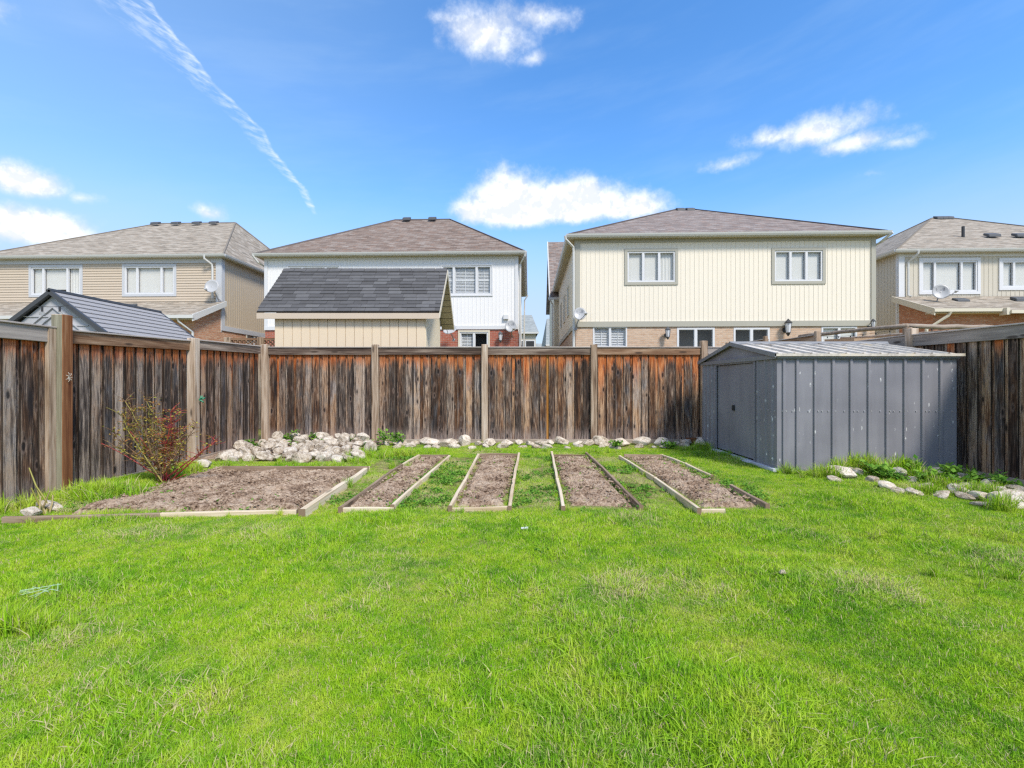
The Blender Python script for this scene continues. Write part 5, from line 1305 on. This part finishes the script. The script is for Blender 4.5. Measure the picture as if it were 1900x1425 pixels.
# pergola with logs behind the right fence
pg = thing('pergola', 'weathered log pergola behind the metal shed and right fence', 'pergola', (0, 0, 0))
P1, P2 = at(1483, 624, 14.2), at(1684, 604, 11.3); P3 = at(1905, 609, 11.0)
for a_, b_, r_ in ((P1, P2, .055), (P2+Vector((.0, .15, .0)), P3, .06), (at(1560, 628, 13.6), at(1790, 614, 10.9), .035)):
    mb = MB(); k = 9; mb.tube([a_.lerp(b_, i/k)+Vector((0, 0, R.uniform(-.015, .015))) for i in range(k+1)], [r_*R.uniform(.85, 1.1) for _ in range(k+1)], 8); mb.build('beam', M['kick'], pg, smooth=True)
for q in (P1, P2, P3, at(1600, 622, 13.8)):
    mb = MB(); mb.box(-.07, .07, -.07, .07, 0, q.z-.05); mb.build('post', M['post'], pg, loc=(q.x, q.y, 0), bevel=.01)
mb = MB(); a_, b_ = at(1585, 632, 12.6), at(1695, 630, 12.0); mb.hexa([(a_.x, a_.y, a_.z-.03), (b_.x, b_.y, b_.z-.03), (b_.x, b_.y+1.2, b_.z+.05), (a_.x, a_.y+1.2, a_.z+.05), (a_.x, a_.y, a_.z+.06), (b_.x, b_.y, b_.z+.06), (b_.x, b_.y+1.2, b_.z+.14), (a_.x, a_.y+1.2, a_.z+.14)]); mb.build('awning', painted('tan awning', (.62, .42, .26), .05), pg)
bulb_string('string_lights', 'black string of bulbs draped along the log pergola', P1+Vector((0, -.12, .0)), P2+Vector((0, -.12, -.04)), 9, .10)
bulb_string('string_lights', 'string of bulbs hanging from the pergola beam over the right fence', P2+Vector((0, -.05, -.02)), P3+Vector((0, -.12, -.06)), 8, .08)

# ------------------------------------------------------------------ plants
def leaves(name, parent, pts_, m_, size, rr, kind='stuff', per=1, droop=.3):
    mb = MB(); tones = []
    for p in pts_:
        for _ in range(per):
            s = size*rr.uniform(.6, 1.3); a = rr.uniform(0, 6.28); e_ = rr.uniform(-.6, .9)
            d = Vector((math.cos(a)*math.cos(e_), math.sin(a)*math.cos(e_), math.sin(e_))); w = d.cross(Vector((rr.gauss(0, .3), rr.gauss(0, .3), 1))).normalized()*s*.34; p = Vector(p)
            up_ = d.cross(w).normalized()*s*.06
            b = len(mb.v); mb.v += [tuple(p), tuple(p+d*s*.45+w+up_), tuple(p+d*s), tuple(p+d*s*.45-w+up_), tuple(p+d*s*.5)]
            mb.f += [(b, b+1, b+4), (b+1, b+2, b+4), (b+2, b+3, b+4), (b+3, b, b+4)]; mb.uv += [[(0, 0)]*3]*4; mb.mi += [0]*4
            t = rr.random(); tones += [t]*5
    me = mb.mesh(name, m_); at_ = me.attributes.new('tone', 'FLOAT', 'POINT'); at_.data.foreach_set('value', tones)
    return link(name, me, parent, kind=kind)
# rose bush
rr = random.Random(5)
rb0 = G(305, 892, .04)
rose = thing('rose_bush', 'sparse rose bush of thin olive and red canes by the left fence', 'bush', rb0)
lp = []
def cane(root, tip, m_, r0=.008, wig=.03, branch=True, nl=10):
    root, tip = Vector(root), Vector(tip); k = 9; pts_ = []
    bow = Vector((rr.uniform(-1, 1), rr.uniform(-1, 1), 0))*wig*2
    for i in range(k+1):
        f_ = i/k; p = root.lerp(tip, f_)+bow*math.sin(math.pi*f_)+Vector((rr.gauss(0, 1), rr.gauss(0, 1), rr.gauss(0, .5)))*wig*.22*(f_ > 0)
        pts_.append(p)
    mb = MB(); mb.tube(pts_, [r0*(1-.65*i/k) for i in range(k+1)], 5); st_ = mb.build('stem', M[m_], rose, smooth=True)
    if branch:
        tb = MB()
        for i in range(2, k+1):
            for _ in range(5 if i > 3 else 2):
                if rr.random() < .85:
                    d = Vector((rr.gauss(0, 1), rr.gauss(0, 1), rr.uniform(.1, 1.1))).normalized()*rr.uniform(.06, .20)
                    q0 = pts_[i]; q1 = q0+d*.5+Vector((0, 0, .01)); q2 = q0+d
                    tb.tube([q0, q1, q2], [.004, .0032, .002], 4)
                    for f_ in (.45, .7, 1.0): lp.append(q0.lerp(q2, f_)+Vector((rr.gauss(0, .008), rr.gauss(0, .008), rr.gauss(0, .008))))
        if tb.v: tb.build('twigs', M[m_ if rr.random() < .7 else 'stem_brown'], st_, kind='stuff')
    for _ in range(nl): lp.append(rr.choice(pts_[3:])+Vector((rr.gauss(0, .01), rr.gauss(0, .01), 0)))
def rel(px, py, Y=None):
    Y = Y or rb0.y+rr.uniform(-.25, .25); return at(px, py, Y)-rb0
for px, py, Yo in ((232, 745, 0), (240, 760, .1), (262, 762, -.1), (272, 745, .1), (290, 752, 0), (276, 770, .15), (318, 765, -.1), (325, 770, .1), (208, 800, 0), (215, 830, -.15), (250, 800, .2), (300, 790, .1), (340, 800, 0), (365, 785, .1), (225, 770, .1), (285, 800, -.2), (305, 830, .1), (335, 830, -.1)):
    cane((rr.uniform(-.12, .10), rr.uniform(-.15, .15), -.04), rel(px, py, rb0.y+Yo), rr.choice(['stem_olive', 'stem_olive', 'stem_red', 'stem_brown']), rr.uniform(.006, .010))
for px, py, Yo in ((316, 765, -.1), (330, 800, .1), (400, 818, -.1), (188, 822, -.2), (260, 812, -.1), (240, 800, 0)):
    cane((rr.uniform(-.04, .12), rr.uniform(-.1, .1), -.03), rel(px, py, rb0.y+Yo), 'stem_red', rr.uniform(.008, .012), .02, branch=px > 300, nl=3)
cane(rel(300, 900, rb0.y), rel(345, 880, rb0.y), 'stem_red', .012, .01, False, 0)
cane(rel(285, 903, rb0.y-.05), rel(402, 816, rb0.y+.1), 'stem_red', .013, .012, False, 0)
leaves('foliage', rose, [p for p in lp], M['roseleaf'], .036, rr)
# cut stems at the near left
sp = G(75, 948, .03); cs_ = thing('cut_shrub', 'clump of cut bare tan stems at the near left end of the bed', 'shrub', sp)
for px, py in ((54, 868), (58, 905), (66, 900), (62, 915), (92, 912), (98, 918), (84, 925), (75, 920), (70, 928)):
    a_ = Vector((rr.uniform(-.05, .06), rr.uniform(-.08, .08), -.05)); b_ = at(px, py, sp.y+rr.uniform(-.1, .1))-sp
    mb = MB(); mb.tube([a_, a_.lerp(b_, .5)+Vector((rr.uniform(-.015, .015), 0, .01)), b_], [.010, .008, .005], 6); mb.build('stem', M['stem_tan'] if rr.random() < .6 else M['stem_olive'], cs_)
# leafy weeds
def weed_plant(p, r, hgt, label, n=70):
    e = thing('weed_plant', label, 'plant', p, 0, 'leafy weeds by the back fence'); pts_ = []
    for k in range(7):
        a = rr.uniform(0, 6.28); tip = Vector((math.cos(a)*r*rr.uniform(.3, 1), math.sin(a)*r*rr.uniform(.3, .8), hgt*rr.uniform(.5, 1)))
        mb = MB(); mb.tube([(0, 0, -.02), tip*.5+Vector((0, 0, hgt*.15)), tip], [.006, .004, .002], 4); mb.build('stem', M['weed_stem'], e)
        for _ in range(n//7): pts_.append(Vector((0, 0, hgt*.2)).lerp(tip, rr.uniform(.3, 1.05))+Vector((rr.gauss(0, .025), rr.gauss(0, .025), rr.gauss(0, .02))))
    leaves('foliage', e, pts_, M['weed'], .075, rr)
M['weed_stem'] = mat('weed stem', color=(.14, .24, .05), rough=.6)
for px, py, Y, r, hg, lb in ((537, 826, 10.15, .22, .28, 'leafy green weed behind the highest rocks by the corner'), (560, 848, 9.55, .20, .34, 'leafy green weed growing in a gap of the rock heap'), (588, 828, 10.2, .24, .32, 'tall leafy weed on the rock heap near the fence'), (605, 838, 9.6, .16, .26, 'leafy weed between rocks in the middle of the heap'), (470, 838, 9.4, .14, .22, 'small weed among the rocks nearest the left fence'), (690, 842, 9.4, .2, .2, 'leafy weed at the right foot of the rock heap'), (646, 828, 10.2, .22, .24, 'low leafy weed right of the rock heap'),
                             (672, 832, 10.1, .25, .18, 'small yellowish weed in front of the second fence post'), (715, 828, 10.15, .34, .30, 'wide bright green weed right of the second fence post'), (740, 832, 10.15, .22, .24, 'leafy weed at the right edge of the wide weed'), (1145, 838, 9.7, .16, .14, 'small weed in front of the fourth fence post'), (1242, 838, 9.6, .18, .12, 'small weed near the shed end of the rock line'), (1625, 884, 6.75, .20, .20, 'leafy weed among the stones under the shed wall'), (1722, 900, 6.3, .20, .17, 'leafy weed beside the pale grass tuft'), (1790, 905, 6.0, .18, .14, 'leafy weed in the middle of the stone patch'), (1655, 895, 6.5, .2, .14, 'low leafy weed between the tall grass tufts'), (1760, 888, 6.6, .2, .2, 'leafy weed beside the shed corner stones'), (1830, 895, 6.3, .2, .14, 'leafy weed below the right kickboard'), (1865, 912, 5.9, .22, .13, 'leafy weed beside the broad pale slab'), (1690, 880, 6.9, .16, .22, 'leafy weed against the shed wall near its far end')):
    p = at(px, py, Y); p.z = max(p.z, .02) if px > 700 else p.z
    weed_plant(p, r, hg, lb, 110)

# ------------------------------------------------------------------ grass
rng = np.random.default_rng(4)
def blade_clump(name, nb, rad, h0, h1, width, lean, seed, drybias=0.0):
    rg = np.random.default_rng(seed); V = []; Fc = []; tone = []
    for k in range(nb):
        a = rg.uniform(0, 2*np.pi); rr_ = rad*np.sqrt(rg.uniform()); bx_, by_ = math.cos(a)*rr_, math.sin(a)*rr_
        hgt = rg.uniform(h0, h1); w = width*rg.uniform(.6, 1.25); az_ = rg.uniform(0, 2*np.pi); la = abs(rg.normal(0, lean)); dxy = np.array((math.cos(az_), math.sin(az_)))
        wd = rg.uniform(0, 2*np.pi); wx, wy = math.cos(wd)*w/2, math.sin(wd)*w/2
        b = len(V)
        for f_, ws in ((0, 1.0), (.4, .95), (.75, .65)):
            off = dxy*la*hgt*f_**1.8; z = hgt*f_*(1-.25*min(la, 1)*f_)
            V += [(bx_+off[0]-wx*ws, by_+off[1]-wy*ws, z-.005), (bx_+off[0]+wx*ws, by_+off[1]+wy*ws, z-.005)]
        off = dxy*la*hgt; V.append((bx_+off[0], by_+off[1], hgt*(1-.25*min(la, 1))-.005))
        Fc += [(b, b+1, b+3, b+2), (b+2, b+3, b+5, b+4), (b+4, b+5, b+6)]
        t = min(1, rg.uniform()+drybias*rg.uniform()); tone += [t]*7
    me = bpy.data.meshes.new(name); me.from_pydata(V, [], Fc); me.materials.append(M['grass'])
    at_ = me.attributes.new('tone', 'FLOAT', 'POINT'); at_.data.foreach_set('value', tone)
    return me
def make_field(name, protos, P, idx, rot, scl, dry, kind='stuff'):
    src = bpy.data.collections.new(name+'_source')
    for i, me in enumerate(protos):
        o = bpy.data.objects.new(f'clump_{i:02d}', me); src.objects.link(o)
    me = bpy.data.meshes.new(name); me.from_pydata(P.tolist(), [], [])
    for nm, tp, arr in (('idx', 'INT', idx.astype(np.int32)), ('scl', 'FLOAT', scl.astype(np.float32)), ('dry', 'FLOAT', dry.astype(np.float32)), ('yaw', 'FLOAT', rot.astype(np.float32))):
        a_ = me.attributes.new(nm, tp, 'POINT'); a_.data.foreach_set('value', arr)
    o = bpy.data.objects.new(name, me); col.objects.link(o); o['kind'] = kind
    ng = bpy.data.node_groups.new(name+' scatter', 'GeometryNodeTree')
    ng.interface.new_socket('Geometry', in_out='INPUT', socket_type='NodeSocketGeometry'); ng.interface.new_socket('Geometry', in_out='OUTPUT', socket_type='NodeSocketGeometry')
    N = ng.nodes; Lk = ng.links
    gi, go = N.new('NodeGroupInput'), N.new('NodeGroupOutput'); ci = N.new('GeometryNodeCollectionInfo'); ci.inputs['Collection'].default_value = src; ci.inputs['Separate Children'].default_value = True; ci.inputs['Reset Children'].default_value = True
    ip = N.new('GeometryNodeInstanceOnPoints'); ip.inputs['Pick Instance'].default_value = True
    def attr(nm, tp):
        n_ = N.new('GeometryNodeInputNamedAttribute'); n_.data_type = tp; n_.inputs['Name'].default_value = nm
        return next(s_ for s_ in n_.outputs if s_.enabled and s_.name == 'Attribute')
    cx_ = N.new('ShaderNodeCombineXYZ'); Lk.new(attr('yaw', 'FLOAT'), cx_.inputs[2])
    e2r = N.new('FunctionNodeEulerToRotation'); Lk.new(cx_.outputs[0], e2r.inputs[0])
    Lk.new(gi.outputs[0], ip.inputs['Points']); Lk.new(ci.outputs[0], ip.inputs['Instance']); Lk.new(attr('idx', 'INT'), ip.inputs['Instance Index'])
    Lk.new(e2r.outputs[0], ip.inputs['Rotation']); Lk.new(attr('scl', 'FLOAT'), ip.inputs['Scale']); Lk.new(ip.outputs[0], go.inputs[0])
    md = o.modifiers.new('scatter', 'NODES'); md.node_group = ng
    return o
def inpoly(x, y, poly):
    ins = np.zeros(x.shape, bool); n_ = len(poly)
    for i in range(n_):
        (x1, y1), (x2, y2) = poly[i], poly[(i+1) % n_]
        c_ = ((y1 > y) != (y2 > y)) & (x < (x2-x1)*(y-y1)/((y2-y1) or 1e-9)+x1); ins ^= c_
    return ins
def vnoise(x, y, f_, seed):
    rg = np.random.default_rng(seed); s_ = np.zeros_like(x)
    for k in range(14):
        a = rg.uniform(0, 2*np.pi); ff = f_*rg.uniform(.5, 1.8); s_ += np.sin((x*np.cos(a)+y*np.sin(a))*ff+rg.uniform(0, 6.28))
    return s_/np.sqrt(7.0)/1.0
protos = [blade_clump('grass', 100, .085, .016, .042, .0034, .90, s) for s in range(8)]            # 0-7 lawn
protos += [blade_clump('grass', 64, .075, .028, .066, .0037, .85, 50+s) for s in range(4)]          # 8-11 longer lawn
protos += [blade_clump('grass', 60, .065, .12, .30, .0085, .60, 80+s) for s in range(4)]            # 12-15 tall tufts
protos += [blade_clump('grass', 34, .08, .025, .06, .004, 1.1, 110+s, 1.0) for s in range(4)]       # 16-19 dry low
N0 = 62000
# sample denser towards the camera
yy = 1.1+(10.55-1.1)*rng.uniform(size=N0)**1.25; xx = rng.uniform(-1, 1, N0)*(np.minimum(1.25*yy+1.2, 7.5))
xx = np.where(xx > 7.0, rng.uniform(-5, 6.8, N0), xx)
keep = (xx > -5.42) & (xx < 6.90)
for poly in soilpolys: keep &= ~inpoly(xx, yy, [tuple(p) for p in poly])
keep &= ~((xx > SX0-.03) & (xx < SX1+.03) & (yy > SY0-.03) & (yy < SY1+.1))
keep &= ~((xx < -2.7) & (yy > 8.05))
bedL = inpoly(xx, yy, [tuple(G(0, 958, 0).to_2d()), tuple(G(560, 944, 0).to_2d()), tuple(G(683, 866, 0).to_2d()), tuple(G(380, 866, 0).to_2d()), (-5.5, 7.4), (-5.5, 4.6)])
keep &= ~(bedL & (rng.uniform(size=N0) > np.where(xx < -4.0, .6, .25)))
keep &= ~((yy > 9.75) & (rng.uniform(size=N0) > .3))
path = (yy > 5.05) & (yy < 8.6) & (xx > -2.3) & (xx < 2.9)
pn = vnoise(xx, yy, 3.0, 5)
keep &= ~(path & (rng.uniform(size=N0) > np.clip(.50+.38*pn, .12, 1)))
rocky = (xx > 4.9) & (yy > 5.9) & (yy < 7.1) & (xx > 4.9+(yy-5.9)*-.2+(7.1-yy)*1.0)
keep &= ~(rocky & (rng.uniform(size=N0) > .22))
xx, yy = xx[keep], yy[keep]; path = path[keep]; rocky = rocky[keep]; bedL = bedL[keep]; n_ = len(xx)
big = vnoise(xx, yy, 2.2, 9); sm_ = vnoise(xx, yy, 7.0, 12)
idx = rng.integers(0, 8, n_)
lg = (big+.6*sm_+rng.normal(0, .8, n_)) > 1.35; idx = np.where(lg, rng.integers(8, 12, n_), idx)
dn = vnoise(xx, yy, 4.5, 21); thr = np.where(path, .15, 2.15); dr = (.7*dn+.5*sm_+rng.normal(0, .8, n_)) > thr
idx = np.where(dr, rng.integers(16, 20, n_), idx)
dry = np.clip(np.where(path, .35, .07)+.13*dn, 0, .8)
scl = np.clip(1.0+.14*big+.16*sm_, .65, 1.5)*rng.uniform(.8, 1.2, n_)*np.where(path, .72, 1.0)
right = np.clip((xx-3.5)/2.5, 0, 1)*np.clip((yy-2.0)/1.5, 0, 1); scl *= 1+.20*right
zz = np.array([gz(a, b) for a, b in zip(xx, yy)])
# tall tufts by the shed, along fences and in the bed corner
tx, ty, ts, tz = [], [], [], []
def tufts(px, py, nn, spread, s0, s1):
    p = G(px, py, .0)
    for _ in range(nn):
        a, b = p.x+rng.normal(0, spread), p.y+rng.normal(0, spread*.5)
        if SX0-.02 < a < SX1+.02 and SY0-.05 < b < SY1: b = SY0-.08
        tx.append(a); ty.append(b); ts.append(rng.uniform(s0, s1)*1.45); tz.append(gz(a, b))
for px, py, nn, sp_, s0, s1 in ((1465, 878, 5, .10, .35, .6), (1560, 880, 4, .05, .6, .8), (1640, 884, 3, .04, .5, .8), (1690, 884, 4, .05, .6, .85), (1735, 905, 4, .06, .4, .6), (1810, 898, 4, .06, .35, .5), (1832, 915, 4, .06, .35, .5), (1885, 918, 4, .06, .35, .5), (1540, 888, 6, .09, .45, .7), (1590, 878, 4, .04, .7, .95), (1617, 880, 5, .035, .75, .95), (1668, 882, 4, .05, .7, .9), (1708, 895, 6, .06, .5, .75), (1718, 918, 6, .05, .4, .6), (1762, 908, 6, .08, .35, .55), (1640, 902, 2, .08, .25, .35),
                                (1800, 918, 9, .14, .35, .6), (1845, 925, 8, .12, .35, .6), (1620, 885, 6, .15, .35, .6), (1500, 884, 8, .15, .3, .5), (1870, 945, 9, .15, .35, .6), (1790, 880, 5, .10, .35, .6), (1850, 885, 4, .1, .3, .5),
                                (1310, 836, 8, .12, .35, .65), (1335, 848, 8, .15, .3, .5), (1280, 838, 6, .12, .3, .5), (175, 928, 14, .14, .45, .75), (215, 922, 14, .12, .45, .75), (120, 935, 6, .10, .25, .45), (20, 948, 10, .15, .4, .65), (330, 885, 8, .18, .3, .5), (140, 935, 10, .15, .35, .6), (350, 878, 8, .12, .35, .55),
                                (450, 862, 14, .35, .2, .35), (560, 862, 12, .35, .2, .35), (700, 850, 16, .25, .35, .6), (730, 848, 14, .25, .3, .55), (760, 845, 10, .2, .25, .5), (660, 862, 10, .2, .3, .45), (905, 840, 8, .2, .2, .4), (1000, 840, 8, .2, .2, .4), (1110, 842, 8, .2, .2, .4), (640, 905, 3, .05, .3, .45), (740, 870, 3, .1, .3, .4),
                                (15, 1180, 10, .12, .35, .5), (60, 1170, 10, .12, .3, .5), (1845, 1080, 10, .3, .2, .35), (1750, 1010, 10, .3, .2, .35)):
    tufts(px, py, nn, sp_, s0, s1)
for a_, b_ in EDGES:
    L_ = (b_-a_).length; nrm_ = Vector((-(b_-a_).y, (b_-a_).x))/L_
    for _ in range(int(L_*9)):
        f_ = rng.uniform(); q = a_.lerp(b_, f_)+nrm_*rng.choice((-1, 1))*rng.uniform(.03, .06)
        if noise2(q.x, q.y, 3.0, 7.7, 2) > -.12: tx.append(q.x); ty.append(q.y); ts.append(rng.uniform(.18, .36)); tz.append(gz(q.x, q.y)-.01)
nt_ = len(tx)
xx = np.concatenate([xx, tx]); yy = np.concatenate([yy, ty]); zz = np.concatenate([zz, tz]); scl = np.concatenate([scl, ts]); dry = np.concatenate([dry, rng.uniform(0, .35, nt_)]); idx = np.concatenate([idx, rng.integers(12, 16, nt_)])
# sparse sprouts on the soil of the beds
ax, ay = [], []
for poly in soilpolys:
    q = [Vector(p) for p in poly]; A_ = (q[1]-q[0]).length*(q[3]-q[0]).length
    for _ in range(int(A_*26)):
        u_, v_ = rng.uniform(.02, .98), rng.uniform(.02, .98); p = q[0].lerp(q[1], u_).lerp(q[3].lerp(q[2], u_), v_)
        if noise2(p.x, p.y, 2.5, 4.4, 2) > .0 or min(u_, v_, 1-u_, 1-v_) < .06: ax.append(p.x); ay.append(p.y)
for _ in range(420):
    q_ = G(rng.uniform(100, 280), rng.uniform(895, 952), .03)
    if rng.uniform() < np.clip((300-(q_.x/q_.y*F+CX))/120, 0, 1): ax.append(q_.x); ay.append(q_.y)
na = len(ax)
xx = np.concatenate([xx, ax]); yy = np.concatenate([yy, ay]); zz = np.concatenate([zz, np.full(na, .035)]); scl = np.concatenate([scl, rng.uniform(.3, .7, na)]); dry = np.concatenate([dry, rng.uniform(.2, .7, na)]); idx = np.concatenate([idx, rng.integers(16, 20, na)])
P = np.stack([xx, yy, zz], 1); rot = rng.uniform(0, 6.28, len(xx))
make_field('grass', protos, P, idx, rot, scl, dry)

# small broad leafed weeds dotted in paths and lawn
wm = []
for s in range(4):
    r4 = random.Random(200+s); e_pts = [Vector((r4.gauss(0, .035), r4.gauss(0, .035), r4.uniform(.005, .03))) for _ in range(26)]
    ob = leaves('weeds', None, e_pts, M['weed'], .035, r4); wm.append(ob.data); bpy.data.objects.remove(ob)
wx_, wy_ = [], []
for _ in range(1500):
    a, b = rng.uniform(-2.2, 3.0), rng.uniform(5.1, 8.6)
    if any(inpoly(np.array([a]), np.array([b]), [tuple(p) for p in poly])[0] for poly in soilpolys) and rng.uniform() > .16: continue
    if vnoise(np.array([a]), np.array([b]), 3.5, 33)[0] > -.1: wx_.append(a); wy_.append(b)
for _ in range(6):
    b = rng.uniform(3.2, 5.0); wx_.append(rng.uniform(-1, 1)*b*1.05); wy_.append(b)
for _ in range(200):
    q = G(rng.uniform(100, 560), rng.uniform(905, 945), .03); wx_.append(q.x); wy_.append(q.y)
wx_, wy_ = np.array(wx_), np.array(wy_); nw = len(wx_)
make_field('weeds', wm, np.stack([wx_, wy_, np.full(nw, .012)], 1), rng.integers(0, 4, nw), rng.uniform(0, 6.28, nw), rng.uniform(.5, 1.2, nw), np.zeros(nw))

# litter on the lawn
p = G(973, 975, .07); m_ = MB(); m_.hexa([(-.03, -.008, -.03), (.03, -.012, -.03), (.033, .012, -.02), (-.028, .014, -.03), (-.03, -.008, -.024), (.03, -.012, -.02), (.033, .012, -.014), (-.028, .014, -.02)])
o = m_.build('paper_scrap', M['white'], loc=p); tag(o, 'small white paper scrap on the lawn before the middle beds', 'paper')
p = G(72, 1100, .07); m_ = MB()
for k in range(4):
    q = [Vector((rr.uniform(-.12, .14), rr.uniform(-.08, .08), rr.uniform(0, .04))) for _ in range(4)]; m_.tube(q, .0016, 4)
o = m_.build('twine_tangle', mat('pale green twine', color=(.45, .62, .42), rough=.5), loc=p); tag(o, 'tangle of pale green twine lying on the lawn at the left', 'twine')
p = G(1452, 1063, .06); m_ = MB(); m_.hexa([(-.02, -.01, 0), (.02, -.012, .0), (.022, .012, .0), (-.018, .014, 0), (-.012, -.006, .018), (.012, -.008, .02), (.012, .006, .02), (-.01, .008, .018)])
o = m_.build('pebble', M['rock'], loc=p); tag(o, 'tiny pale pebble lying on the lawn at the right', 'pebble')
